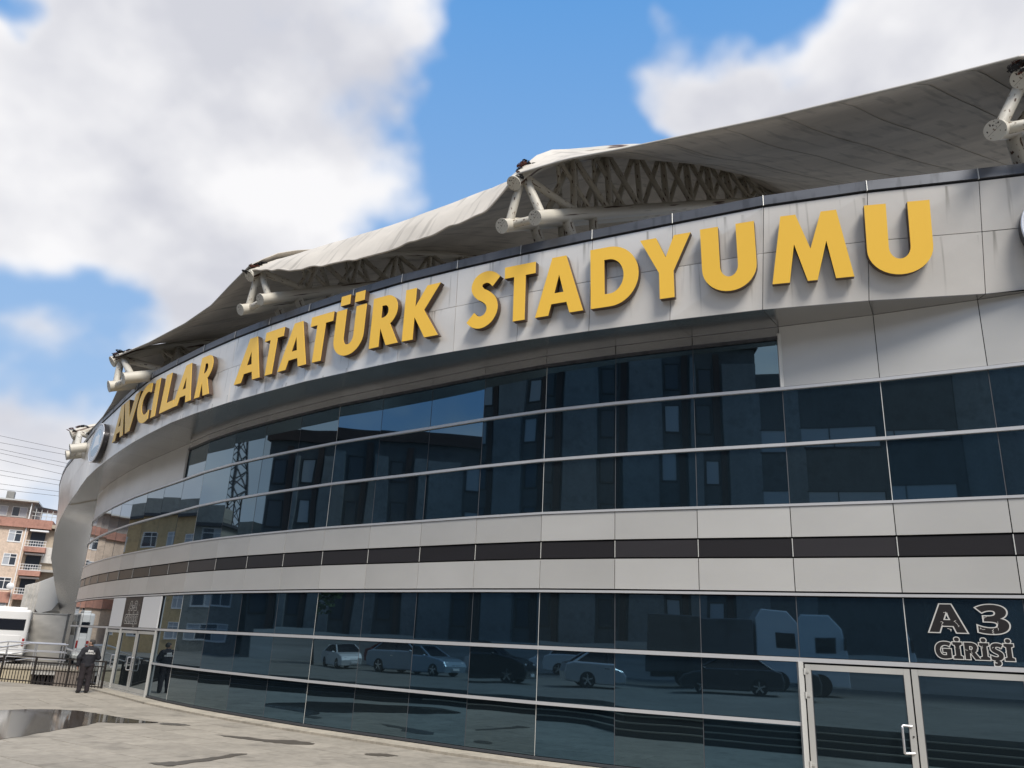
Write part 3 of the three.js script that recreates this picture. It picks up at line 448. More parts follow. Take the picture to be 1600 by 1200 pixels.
// ------------------------------------------------------------------ ground, plaza, kerb, parking deck, steps
function flat(pts, y, mat, name, label, category, kind, group) { const s = Pth(pts.map(([x, z]) => [x, z])); const g = new THREE.ShapeGeometry(s).rotateX(-Math.PI / 2); g.translate(0, y, 0); return solo(name, g, mat, label, category, group, kind); }
flat(arcPts(0, 0, 700, 700, 0, 356, 60), -.7, M.ground, 'ground', 'open ground reaching to the horizon around the stadium', 'ground', 'structure');
{ // plaza slab with a sunken service ramp beyond the black railing
  const pts = [[-40, -30], [30, -30], [30, 5]]; for (let k = 9; k >= -12; k--) { const p = wp(k, 0, 0); pts.push([p.x, -p.z]); }
  pts.push([-15.2, 31.9], [-20.4, 34.0], [-34, 40]);
  const s = Pth(pts), g = new THREE.ExtrudeGeometry(s, { depth: .68, bevelEnabled: false }).rotateX(-Math.PI / 2).translate(0, -.68, 0); solo('plaza', g, M.plaza, 'pale concrete plaza in front of the stadium', 'plaza', null, 'structure');
}
{ // light stone course along the foot of the glass, single slabs
  const g = thing('pavement_edge', 'narrow pale stone course along the foot of the glass front', 'kerb', V(0, 0, 18)); g.userData.kind = 'structure';
  for (let k = -12; k < 9; k++) for (let j = 0; j < 2; j++) { const a = wp(k, .0, .04).lerp(wp(k + 1, .0, .04), j / 2), b = wp(k, 0, .04).lerp(wp(k + 1, 0, .04), (j + 1) / 2), c = wp(k, 0, .62).lerp(wp(k + 1, 0, .62), j / 2), d = wp(k, 0, .62).lerp(wp(k + 1, 0, .62), (j + 1) / 2); for (const p of [a, b, c, d]) p.y = .055; part(g, 'kerb_stone', slab(c, d, b, a, .06, .004, uo()), M.kerb); }
  for (let k = -9; k < 9; k++) for (let j = 0; j < 0; j++) { const o = [1.32, .63]; const P = (kk, q) => wp(kk, .006 + rr(0, .004), q); part(g, 'paving_slab', slab(P(k, o[0]), P(k + 1, o[0]), P(k + 1, o[1]), P(k, o[1]), .02, .005, uo()), M.plaza); }
}
{ // paving slabs of the plaza in courses that follow the front
  const plaza = scene.getObjectByName('plaza'), pm = vary(M.plaza, 4, .05);
  for (let r = 0; r < 11; r++) for (let k = -11; k < 6; k++) { const o0 = .63 + r * .85, o1 = o0 + .85, sh = (r % 2) * .5; const P = (kk, q) => { const y = .004 + rr(0, .003); const a = wp(Math.floor(kk), y, q), b = wp(Math.ceil(kk), y, q); return a.lerp(b, kk - Math.floor(kk)); };
    for (const [u0, u1] of [[0, .5], [.5, 1]]) { const a = P(k + u0 + sh * .5, o1), b = P(k + u1 + sh * .5, o1), c = P(k + u1 + sh * .5, o0), d = P(k + u0 + sh * .5, o0); const m = a.clone().add(c).multiplyScalar(.5); if (-m.z < 14.5 || m.x < .58 * m.z * 1 || -m.z > 32 || b.x < a.x + .25) continue; if (m.x - 1.3 < -15) continue; part(plaza, 'paving_slab', slab(a, b, c, d, .03, .004, uo()), pick(pm)); } }
}
const deckEdge = [[-34, 47], [-13.8, 17.2], [-9.2, 12.6], [-6.2, 10.9], [-2.5, 11.8], [3.2, 9.2], [16, 1.0], [30, -6]];
{
  const mk = (off, h, mat, name, label, cat) => { const pts = deckEdge.map(([x, z]) => [x - off * .45, z - off * .9]); const s = Pth([...pts, [30, -80], [-90, -80], [-90, 47]]); const g = new THREE.ExtrudeGeometry(s, { depth: h, bevelEnabled: false }).rotateX(-Math.PI / 2).translate(0, .002, 0); return solo(name, g, mat, label, cat, null, 'structure'); };
  mk(1.05, .6, M.asphalt, 'parking_deck', 'raised asphalt parking area behind the viewer', 'parking area');
  const st = thing('steps', 'low run of steps up to the parking area, riser shade painted near black', 'steps', V(-3, 0, 12)); st.userData.kind = 'structure';
  for (let i = 0; i < 3; i++) { const pts = deckEdge.map(([x, z]) => [x - i * .35 * .45, z - i * .35 * .9]), back = deckEdge.map(([x, z]) => [x - 1.04 * .45, z - 1.04 * .9]).reverse(); part(st, 'step', new THREE.ExtrudeGeometry(Pth([...pts, ...back]), { depth: .15 * (i + 1), bevelEnabled: false }).rotateX(-Math.PI / 2).translate(0, .001, 0), M.dark); for (let j = 1; j < deckEdge.length - 2; j++) { const p = V(pts[j][0], .15 * (i + 1) + .01, pts[j][1]), q = V(pts[j + 1][0], .15 * (i + 1) + .01, pts[j + 1][1]); part(st, 'nosing', bar(p, q, .07, .03), M.kerb); } }  // shade of the risers is put into the near-black step colour; nosings stay pale
}
// puddles and damp patches (water lies in hollows of the slab)
const wob = (pts, n = 5) => { const c = new THREE.CatmullRomCurve3(pts.map(([x, z]) => new THREE.Vector3(x, 0, z)), true, 'catmullrom', .35), o = []; const N = pts.length * n; for (let i = 0; i < N; i++) { const p = c.getPoint(i / N); o.push([p.x + (hash3(i, N, 5) - .5) * .07, p.z + (hash3(i, N, 6) - .5) * .10]); } return o; };
flat(wob([[-12.7, 23.2], [-11.6, 23.6], [-10.7, 23.1], [-9.9, 22.5], [-9.0, 21.9], [-8.35, 21.5], [-8.9, 21.1], [-9.6, 21.0], [-9.5, 20.3], [-9.6, 19.2], [-9.65, 18.2], [-9.75, 17.2], [-10.4, 16.5], [-12.5, 17.5], [-13.5, 21]]), .0125, M.puddle, 'puddle', 'large shallow rain puddle at the lower left corner', 'puddle', 'structure');
flat(wob([[-8.2, 21.6], [-7.7, 21.45], [-7.5, 21.2], [-7.9, 21.1], [-8.25, 21.3]]), .0125, M.damp, 'puddle', 'small dark wet patch just right of the large puddle', 'puddle', 'structure');
flat(wob([[-6.3, 19.6], [-5.6, 19.5], [-5.0, 19.15], [-4.5, 19.3], [-3.95, 18.95], [-3.9, 18.65], [-4.4, 18.6], [-4.9, 18.75], [-5.3, 18.95], [-5.9, 19.35]]), .0125, M.damp, 'puddle', 'long dark wet streak on the plaza beneath the mid windows', 'puddle', 'structure');
flat(wob([[-5.95, 15.2], [-5.6, 15.5], [-5.2, 16.2], [-4.95, 16.8], [-4.75, 16.8], [-4.9, 16.3], [-5.25, 15.5], [-5.55, 15.0]]), .0125, M.damp, 'puddle', 'narrow dark wet streak nearest the bottom picture edge', 'puddle', 'structure');
flat(wob([[-2.55, 17.75], [-2.2, 17.75], [-1.95, 17.5], [-2.3, 17.4], [-2.6, 17.55]]), .0125, M.damp, 'puddle', 'small oval wet patch right of the wet streaks', 'puddle', 'structure');
// ------------------------------------------------------------------ left background: wall, wedge, bus, ramp, railings
flat([[-60, 38.6], [-23.4, 38.6], [-19.4, 38.6], [-21.6, 42.2], [-23.2, 46], [-24.2, 50], [-24.2, 62], [-40, 70], [-70, 70]], .0, M.asphalt, 'service_road', 'grey service road where the white bus stands', 'road', 'structure');
{
  const g = thing('white_wall', 'plain white wall behind the parked bus', 'wall', V(-30.5, 0, 53));
  part(g, 'wall_face', boxAt(6.2, 2.82, .3, V(-30.5, 1.41, 53)), M.whiteWall); part(g, 'wall_cap', boxAt(6.3, .06, .4, V(-30.5, 2.86, 53)), M.frame);
}
{ // lower end of the next stand: a clad wedge
  const pts = [[-33.3, 2.9], [-33.35, 4.7], [-32.5, 5.0], [-31.6, 5.4], [-30.75, 3.9], [-31.25, 3.15], [-32.1, 2.9]];
  const g = thing('stand_end', 'grey and white clad wedge end of the neighbouring stand above the white wall', 'stand', V(-32.5, 2.9, 58));
  const ex = (p, d) => new THREE.ExtrudeGeometry(Pth(p), { depth: d, bevelEnabled: true, bevelSize: .03, bevelThickness: .03, bevelSegments: 1 }).translate(0, 0, -58 - d);
  part(g, 'clad_wedge', ex(pts.slice(2).concat([[-32.4, 3.2]]), 6), M.panel);
  for (let i = 0; i < 6; i++) part(g, 'clad_sheet', ex([[-33.42 + i * .165, 2.95], [-33.42 + i * .165, 4.72 + i * .045], [-33.275 + i * .165, 4.76 + i * .045], [-33.275 + i * .165, 2.95]], 5.95 - (i % 2) * .03).translate(0, 0, (i % 2) * .05), M.whiteWall);
  part(g, 'support_wall', boxAt(5, 3, 3, V(-33.6, 1.4, 62)), M.whiteWall);
}
{ // coach, rear towards the viewer
  const W2 = 2.45, L = 9, H0 = .38, HT = 2.95, c = V(-28.05, 0, 47.5);
  const g = thing('white_bus', 'white coach parked rear first left of the stadium', 'bus', c);
  const ry = .50; const put = (q) => q.rotateY(ry).translate(c.x, c.y, c.z);
  const bg = new RoundedBoxGeometry(W2, HT - H0, L, 5, .16).translate(0, (HT + H0) / 2, -L / 2);
  part(g, 'body', put(bg), M.white);
  part(g, 'rear_window', put(new RoundedBoxGeometry(W2 * .82, .62, .06, 3, .05).translate(0, 2.12, .0)), M.tint);
  part(g, 'roof_fairing', put(new RoundedBoxGeometry(W2 * .8, .16, 1.6, 3, .07).translate(0, HT + .05, -1.1)), M.white);
  part(g, 'engine_hatch', put(new RoundedBoxGeometry(W2 * .72, .62, .04, 2, .015).translate(.02, 1.22, .005)), M.white);
  for (const [x, y] of [[-.45, 1.35], [-.45, 1.14]]) part(g, 'vent', put(new THREE.BoxGeometry(.16, .06, .03).translate(x, y, .03)), M.dark);
  for (const s of [-1, 1]) { part(g, 'tail_lamp', put(new RoundedBoxGeometry(.12, .42, .05, 2, .02).translate(s * 1.08, 1.18, .0)), M.lampRed); part(g, 'side_glazing', put(new THREE.BoxGeometry(.03, .8, L * .9).translate(s * (W2 / 2 - .002), 2.05, -L / 2)), M.tint); }
  part(g, 'bumper', put(new RoundedBoxGeometry(W2 * .98, .22, .18, 2, .05).translate(0, .5, .0)), M.frame);
  for (const s of [-1, 1]) for (const z of [-1.9, -7.2]) part(g, 'wheel', put(new THREE.CylinderGeometry(.48, .48, .3, 24).rotateZ(Math.PI / 2).translate(s * 1.02, .48, z)), M.rubber);
}
{ // low retaining wall with a dark opening, landing and ramp
  const g = thing('ramp_wall', 'low beige wall with a dark opening behind the black railing', 'wall', V(-20.5, -.7, 36.5));
  const bx = (x0, x1, y0, y1, z, mat, n, d = .35) => part(g, n, boxAt(x1 - x0, y1 - y0, d, V((x0 + x1) / 2, (y0 + y1) / 2, z + d / 2)), mat);
  bx(-27, -19.9, -.72, .36, 36.4, S({ color: col(.62, .55, .42), roughness: .85, map: rep(concreteT, 5, 5) }), 'wall_face'); bx(-18.9, -15.9, -.72, .36, 36.4, S({ color: col(.34, .29, .26), roughness: .85, map: rep(concreteT, 3, 3) }), 'wall_face');
  bx(-19.9, -18.9, .16, .36, 36.4, M.whiteWall, 'lintel'); bx(-19.9, -18.9, -.72, -.36, 36.45, M.whiteWall, 'sill');
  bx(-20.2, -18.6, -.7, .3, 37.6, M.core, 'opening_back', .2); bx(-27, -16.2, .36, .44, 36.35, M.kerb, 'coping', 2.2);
  for (let i = 0; i < 5; i++) part(g, 'shutter_slat', boxAt(.12, .5, .03, V(-19.8 + i * .2, -.1, 36.55)), M.dark);
}
function handrail(name, z, x0, x1, x2, label) {
  const g = thing(name, label, 'handrail', V(x1, .44, z), 'steel handrails of the entrance ramp');
  const yAt = (x) => x < x1 ? -.30 + .74 * (x - x0) / (x1 - x0) : .44;
  for (const h of [.32, .62, .95]) { const P = [V(x0, yAt(x0) + h, z), V(x1, .44 + h, z), V(x2, .44 + h, z)]; part(g, 'rail', merge([rod(P[0], P[1], h > .9 ? .034 : .02), rod(P[1], P[2], h > .9 ? .034 : .02)]), M.steel); }
  for (let x = x2 - .1; x > x0; x -= 1.25) part(g, 'post', rod(V(x, yAt(x), z), V(x, yAt(x) + .95, z), .024), M.steel);
}
handrail('handrail', 36.7, -24.5, -20.35, -18.7, 'nearer steel handrail rising to the entrance left of the guard');
handrail('handrail', 38.2, -26.2, -22.2, -19.6, 'farther steel handrail rising to the entrance in front of the bus');
{
  const A = [-24.6, 35.75], B = [-14.55, 31.5], g = thing('black_railing', 'black iron railing with thin balusters behind the guard', 'railing', V(-19.5, 0, 33.6));
  const P = (t, h) => V(mix(A[0], B[0], t), h, mix(A[1], B[1], t)), n = 66;
  for (const [h, w, hh] of [[.98, .05, .05], [.80, .035, .04], [.10, .035, .04]]) part(g, 'rail', bar(P(0, h), P(1, h), w, hh), M.iron);
  for (let i = 0; i <= n; i++) { const t = i / n, post = i % 11 === 0; part(g, post ? 'post' : 'baluster', bar(P(t, 0), P(t, post ? 1.0 : .80), post ? .06 : .022, post ? .06 : .022), M.iron); }
}
// power lines
[[-61.9, 23.73, -53.0, 22.24], [-61.8, 22.94, -52.9, 21.69], [-61.6, 22.15, -52.7, 20.68], [-61.4, 21.68, -52.6, 20.21], [-61.3, 20.9, -52.4, 19.28], [-60.9, 19.66, -52.3, 18.59], [-60.8, 19.12, -52.1, 18.05], [-60.6, 18.12, -52.0, 17.37], [-60.4, 17.51, -51.9, 16.91]].forEach(([a, b, c, d], i) => {
  const pts = [-4, -2, 0, 1, 3, 5, 7].map(t => V(mix(a, c, t), mix(b, d, t) + .015 * (t - .5) * (t - .5) * 2, 95 + i * .3 - t * .4));
  solo('power_line', tube(pts, .02, 30, 5), M.iron, `thin dark overhead power line, ${['topmost', 'second from the top', 'third from the top', 'fourth from the top', 'middle one', 'fourth from the bottom', 'third from the bottom', 'second from the bottom', 'lowest'][i]} of nine at the left`, 'power line', 'overhead power lines');
});
// apartment house at the left edge
const wallM = (r, g, b) => S({ color: col(r, g, b), roughness: .9, map: rep(concreteT, 8, 8) });
const paneM = S({ color: col(.05, .06, .075), roughness: .05 }), curtainM = S({ color: col(.42, .44, .47), roughness: .25 });
function facade(o, ax, az, bx, bz) { // frame on a facade: P(s, h, out)
  const l = Math.hypot(bx - ax, bz - az), ex = [(bx - ax) / l, (bz - az) / l], n = [ex[1], -ex[0]];
  const P = (s, h, out = 0) => V(ax + ex[0] * s + n[0] * out, h, az + ex[1] * s + n[1] * out);
  const box = (par, name, s0, s1, h0, h1, out, depth, mat) => part(par, name, slab(P(s0, h0, out), P(s1, h0, out), P(s1, h1, out), P(s0, h1, out), depth, 0, [rnd() * 5, rnd() * 5]), mat);
  const win = (par, s0, s1, h0, h1, mats = {}) => { const f = .07, fr = mats.frame ?? M.white; const w = part(par, 'window', merge([[s0, s1, h0 - .06, h0 + f], [s0, s1, h1 - f, h1], [s0, s0 + f, h0 + f, h1 - f], [s1 - f, s1, h0 + f, h1 - f]].map(([a, b, c, d]) => slab(P(a, c, .05), P(b, c, .05), P(b, d, .05), P(a, d, .05), .12, 0))), fr);
    const mid = mats.single ? [[s0 + f, s1 - f]] : [[s0 + f, (s0 + s1) / 2 - f / 2], [(s0 + s1) / 2 + f / 2, s1 - f]];
    for (const [a, b] of mid) box(w, 'window_glass', a, b, h0 + f, h1 - f, .012, .03, rnd() < (mats.curtain ?? .6) ? curtainM : paneM); if (!mats.single) box(w, 'mullion', (s0 + s1) / 2 - f / 2, (s0 + s1) / 2 + f / 2, h0 + f, h1 - f, .045, .07, fr); if (mats.bar) box(w, 'glazing_bar', s0 + f, s1 - f, mix(h0, h1, .68), mix(h0, h1, .68) + .06, .048, .05, fr); return w; };
  return { P, box, win, l };
}
{
  const g = thing('apartment_house', 'peach apartment house with a red band and white windows at the left edge', 'house', V(-52, 0, 92));
  const F = facade(g, -73, 80.2, -46, 92);  // facade, left end out of the frame
  const s0 = (px) => Math.hypot(-55.1 + 73, 88 - 80.2) + px / 78 * 5.0; const base = s0(0);
  const peach = wallM(.80, .65, .55), red = wallM(.50, .27, .22), grey = wallM(.45, .44, .43), beige = wallM(.50, .43, .35);
  F.box(g, 'wall', 0, base + 2.9, 0, 12.2, 0, 10, peach); F.box(g, 'wall', base + 2.9, 29, 0, 12.2, -.5, 9, beige);
  F.box(g, 'red_band', -.1, base + 5.1, 12.2, 13.15, .35, 10.4, red); F.box(g, 'red_band', base + 5.1, 29, 12.35, 12.75, .3, 9.5, beige);
  F.box(g, 'penthouse', .5, base + 2.9, 13.15, 15.0, -.8, 8, grey);
  const rf = F.box(g, 'roof', .2, base + 3.3, 15.0, 15.16, .5, 10, M.frame); part(rf, 'roof_edge', slab(F.P(base + 3.3, 14.45, .3), F.P(base + 6.2, 14.2, .1), F.P(base + 6.2, 14.3, .1), F.P(base + 3.3, 14.6, .3), 4, 0), M.dark);
  F.box(rf, 'chimney', base - .3, base + .45, 15.16, 16.3, -2.2, .9, wallM(.3, .3, .3));
  for (let i = 0; i < 5; i++) F.box(g, 'terrace_post', base + 3.2 + i * .55, base + 3.26 + i * .55, 13.15, 14.35, .1, .05, M.frame);
  for (const h of [13.55, 13.95]) F.box(g, 'terrace_rail', base + 2.9, base + 5.6, h, h + .05, .12, .04, M.frame);
  for (let r = 0; r < 4; r++) { const b = 10.62 - r * 2.52; for (const s of [1.1, -1.6, -4.6, -8, -11]) F.win(g, base + s, base + s + 1.3, b, b + 1.25, { bar: true }); }
  for (let i = 0; i < 3; i++) F.win(g, base - 3 + i * 1.9, base - 1.5 + i * 1.9, 13.4, 14.5, { frame: M.frame }).position.add(F.P(0, 0, -.8).sub(F.P(0, 0, 0)));
  F.box(g, 'down_pipe', base + 2.62, base + 2.72, 3, 14.9, .14, .1, M.white);
  for (let r = 0; r < 3; r++) { const b = 9.62 - r * 2.52; const sl = F.box(g, 'balcony', base + 2.95, base + 5.0, b, b + .55, 1.0, 1.6, red); for (const h of [.55, .85, 1.15]) F.box(sl, 'balcony_rail', base + 2.95, base + 5.0, b + h, b + h + .05, 1.0, .05, M.white); for (let i = 0; i < 9; i++) F.box(sl, 'baluster', base + 3 + i * .24, base + 3.03 + i * .24, b + .55, b + 1.15, .98, .03, M.white);
    F.box(g, 'balcony_door', base + 3.2, base + 4.6, b + .56, b + 2.3, -.44, .1, paneM); F.box(g, 'awning', base + 3.1, base + 4.9, b + 2.25, b + 2.42, .4, .9, M.white); }
  F.box(g, 'wall_patch', base + 4.7, base + 6.3, 8.6, 10.3, -.2, .3, M.whiteWall); F.box(g, 'canopy', base + 4.0, base + 6.5, 7.6, 7.85, .9, 1.4, grey);
  F.box(g, 'sill_band', 0, base + 2.6, 4.2, 5.3, .25, .4, red);
  const dish = thing('satellite_dish', 'white satellite dish on the corner of the peach apartment house', 'satellite dish', F.P(base + 2.5, 5.9, .5));
  const dp = dish.position; part(dish, 'reflector', new THREE.SphereGeometry(.62, 24, 8, 0, TAU, 0, .62).rotateX(-Math.PI / 2 + Math.PI).rotateY(.5).translate(dp.x, dp.y, dp.z), M.white); part(dish, 'bracket', rod(F.P(base + 2.5, 5.9, .45), F.P(base + 2.5, 5.7, 0), .04), M.frame); part(dish, 'feed_arm', rod(F.P(base + 2.5, 5.7, .5), F.P(base + 2.7, 5.8, 1.1), .02), M.frame);
}
// ------------------------------------------------------------------ the security guard
function blend(bones, k) { return (x, y, z) => { let d = 1e9; for (const [ax, ay, az, ra, bx, by, bz, rb, sx = 1, sz = 1] of bones) { const px = (x - ax) / sx, py = y - ay, pz = (z - az) / sz, vx = (bx - ax) / sx, vy = by - ay, vz = (bz - az) / sz; const t = clamp((px * vx + py * vy + pz * vz) / (vx * vx + vy * vy + vz * vz + 1e-9)); const e = Math.hypot(px - vx * t, py - vy * t, pz - vz * t) - mix(ra, rb, t); const h = clamp(.5 + .5 * (d - e) / k); d = d > 1e8 ? e : mix(d, e, h) - k * h * (1 - h); } return d; }; }
function skin(f, c, half, res) { const mc = new MarchingCubes(res, new THREE.MeshBasicMaterial(), false, false, 120000); mc.isolation = 0; const n = res; for (let k = 0; k < n; k++) for (let j = 0; j < n; j++) for (let i = 0; i < n; i++) { const p = (q, cc) => cc + ((q - n / 2) / (n / 2)) * half; mc.field[i + j * n + k * n * n] = -f(p(i, c[0]), p(j, c[1]), p(k, c[2])); }
  mc.update(); const g = new THREE.BufferGeometry(), N = mc.count; const pos = mc.positionArray.slice(0, N * 3); for (let i = 0; i < N; i++) for (let a = 0; a < 3; a++) pos[i * 3 + a] = pos[i * 3 + a] * half + c[a]; g.setAttribute('position', new THREE.BufferAttribute(pos, 3)); g.setAttribute('uv', new THREE.BufferAttribute(new Float32Array(N * 2), 2)); const m = mergeVertices(g, 1e-4); m.computeVertexNormals(); return m.toNonIndexed(); }
{
  const yaw = .62, pos = V(-14.37, 0.0, 29.75);
  const g = thing('person', 'security guard in dark uniform standing with his back turned beside the black railing', 'person', pos); g.rotation.y = yaw;
  const mat = { skin: S({ color: col(.42, .25, .18), roughness: .55 }), cloth: S({ color: col(.014, .014, .02), roughness: .8 }), trous: S({ color: col(.020, .015, .018), roughness: .85 }), hair: S({ color: col(.05, .045, .042), roughness: .8 }), shoe: S({ color: col(.012, .012, .013), roughness: .45 }) };
  const armL = [[-.2, 1.42, 0, .062, -.31, 1.16, .03, .05], [-.31, 1.16, .03, .05, -.29, .90, -.04, .037]], armR = [[.2, 1.42, 0, .062, .32, 1.17, -.05, .052], [.32, 1.17, -.05, .05, .10, 1.13, -.23, .037]];
  const legs = [[-.1, .92, 0, .10, -.115, .5, -.01, .066], [-.115, .5, -.01, .066, -.13, .1, .03, .046], [.1, .92, 0, .10, .12, .5, -.02, .066], [.12, .5, -.02, .066, .125, .1, .02, .046]];
  const torso = [[0, .95, 0, .125, 0, 1.12, 0, .13, 1.3, .95], [0, 1.12, 0, .14, 0, 1.34, .01, .15, 1.25, .9], [-.12, 1.42, .005, .085, .12, 1.42, .005, .085], [0, 1.43, .0, .07, 0, 1.56, -.015, .054]];
  const inf = (b, e) => b.map(q => { const r = [...q]; r[3] += e; r[7] += e; return r; });
  const hd = [-.25, 0, -.97]; // head looks to the left (local -x), chin slightly down
  const fwd = new THREE.Vector3(-.93, 0, -.36).normalize(), sd = new THREE.Vector3(-fwd.z, 0, fwd.x), HC = new THREE.Vector3(-.005, 1.648, -.025);
  const hp = (f, u, s = 0) => [HC.x + fwd.x * f + sd.x * s, HC.y + u, HC.z + fwd.z * f + sd.z * s];
  const hb = (a, r, b, r2) => [...a, r, ...b, r2];
  const head = [hb(hp(-.02, .025), .088, hp(.012, .02), .085), hb(hp(.03, -.05), .058, hp(.055, -.075), .036), hb(hp(.085, .005), .012, hp(.108, -.022), .014), hb(hp(.075, .03), .02, hp(.08, .03), .02), hb(hp(.085, -.052), .011, hp(.09, -.052, .01), .011), ...[1, -1].map(s => hb(hp(-.005, .012, .086 * s), .012, hp(-.012, -.022, .084 * s), .011)), hb(hp(-.02, -.06), .052, [0, 1.52, -.01], .054)];
  const hand = (wx, wy, wz, dx, dy, dz, thumb) => { const d = new THREE.Vector3(dx, dy, dz).normalize(), s = new THREE.Vector3(...thumb).normalize(), P = (a, b, c = 0) => { const n = d.clone().cross(s); return [wx + d.x * a + s.x * b + n.x * c, wy + d.y * a + s.y * b + n.y * c, wz + d.z * a + s.z * b + n.z * c]; }; const o = [hb(P(-.03, 0), .028, P(.02, 0), .026), hb(P(.02, -.018), .018, P(.075, -.022), .017), hb(P(.02, .014), .018, P(.075, .018), .016)]; [-.030, -.010, .010, .029].forEach((b, i) => { const l = [.055, .072, .078, .068][i]; o.push(hb(P(.075, b), .0095, P(.075 + l * .5, b, .012), .0085), hb(P(.075 + l * .5, b, .012), .0085, P(.075 + l * .85, b * .9, .036), .0075)); }); o.push(hb(P(.015, .026), .013, P(.06, .052, .01), .010), hb(P(.06, .052, .01), .010, P(.088, .05, .026), .008)); return o; };
  const hL = hand(-.288, .875, -.05, .02, -1, -.15, [.2, -.1, -1]), hR = hand(.08, 1.128, -.245, -1, .03, -.05, [0, 1, -.1]);
  const bodyG = merge([skin(blend([...torso, ...armL, ...armR, ...legs], .05), [0, .9, 0], .95, 96), skin(blend(head, .018), [HC.x, HC.y - .03, HC.z], .2, 64), skin(blend(hL, .010), [-.285, .80, -.07], .15, 56), skin(blend(hR, .010), [-.01, 1.13, -.25], .15, 56)]);
  local(g, 'body', bodyG, mat.skin);
  const jf0 = blend([...inf(torso.slice(0, 3), .022), [0, 1.40, 0, .085, 0, 1.515, -.01, .068], ...inf(armL, .022), ...inf(armR, .022), [0, .9, 0, .15, 0, .98, 0, .145, 1.2, .95]], .05), jf = (x, y, z) => Math.max(jf0(x, y, z) + (noise3(x * 16, y * 22, z * 16) - .5) * .012, .86 + .01 * Math.sin(x * 20) - y, 0 - 9);
  const jk = local(g, 'jacket', skin(jf, [0, 1.2, 0], .62, 96), mat.cloth);
  local(g, 'trousers', skin((x, y, z) => Math.max(blendT(x, y, z) + (noise3(x * 14, y * 12, z * 14) - .5) * .014, y - .97, .055 - y), [0, .52, 0], .6, 90), mat.trous);
  for (const [x, z] of [[-.13, .0], [.125, -.01]]) local(g, 'shoe', skin(blend([[x, .05, z + .045, .045, x - .03, .038, z - .16, .036]], .02), [x, .05, z - .05], .2, 40), mat.shoe);
  const hf = blend([hb(hp(-.03, .03), .096, hp(.0, .035), .088), hb(hp(-.07, -.03), .06, hp(-.06, -.0), .06)], .02);
  local(g, 'hair', skin((x, y, z) => { const q = new THREE.Vector3(x, y, z).sub(HC), f = q.dot(fwd); return Math.max(hf(x, y, z), f - .045 - q.y * .1, -(q.y + .06 - clamp(-f) * .2)); }, [HC.x, HC.y, HC.z], .18, 56), mat.hair);
  for (const s of [1, -1]) { const e = hp(.079, .012, .032 * s); local(g, 'eye', new THREE.SphereGeometry(.011, 10, 8).translate(...e), S({ color: col(.06, .05, .05), roughness: .2 })); }
  // ÖZEL GÜVENLİK on the back
  const tx = canvasTex(512, 256, (c, w, h) => { c.clearRect(0, 0, w, h); c.fillStyle = '#e4e2e0'; c.textAlign = 'center'; c.font = '900 118px sans-serif'; c.fillText('ÖZEL', w / 2, 112); c.font = '900 100px sans-serif'; c.fillText('GÜVENLİK', w / 2, 214, 490); });
  const rows = []; for (let i = 0; i <= 6; i++) { const r = []; for (let j = 0; j <= 12; j++) { const x = mix(-.165, .165, j / 12), y = mix(1.25, 1.43, i / 6); let z = .35; while (z > 0 && jf(x, y, z) > 0) z -= .002; r.push(new THREE.Vector3(x, y, z + .007)); } rows.push(r); }
  const tg = gridSlab(rows, .002, 1), pp = tg.attributes.position, uu = tg.attributes.uv; for (let i = 0; i < pp.count; i++) uu.setXY(i, (pp.getX(i) + .165) / .33, (pp.getY(i) - 1.25) / .18);
  local(jk, 'back_print', tg, new THREE.MeshStandardMaterial({ map: tx, transparent: true, roughness: .7 }));
  function blendT(x, y, z) { return (blendT.f ??= blend([...inf(legs, .03), [0, .93, 0, .14, 0, .99, 0, .14, 1.25, .95]], .045))(x, y, z); }
  const ph = solo('phone', new RoundedBoxGeometry(.07, .14, .01, 2, .004).rotateX(.5).rotateZ(.5).translate(0, 0, 0), M.white, 'small white phone held in the lowered hand of the guard', 'phone'); ph.position.set(-.275, .80, -.10).applyAxisAngle(new THREE.Vector3(0, 1, 0), yaw).add(pos); ph.rotation.y = yaw;
}
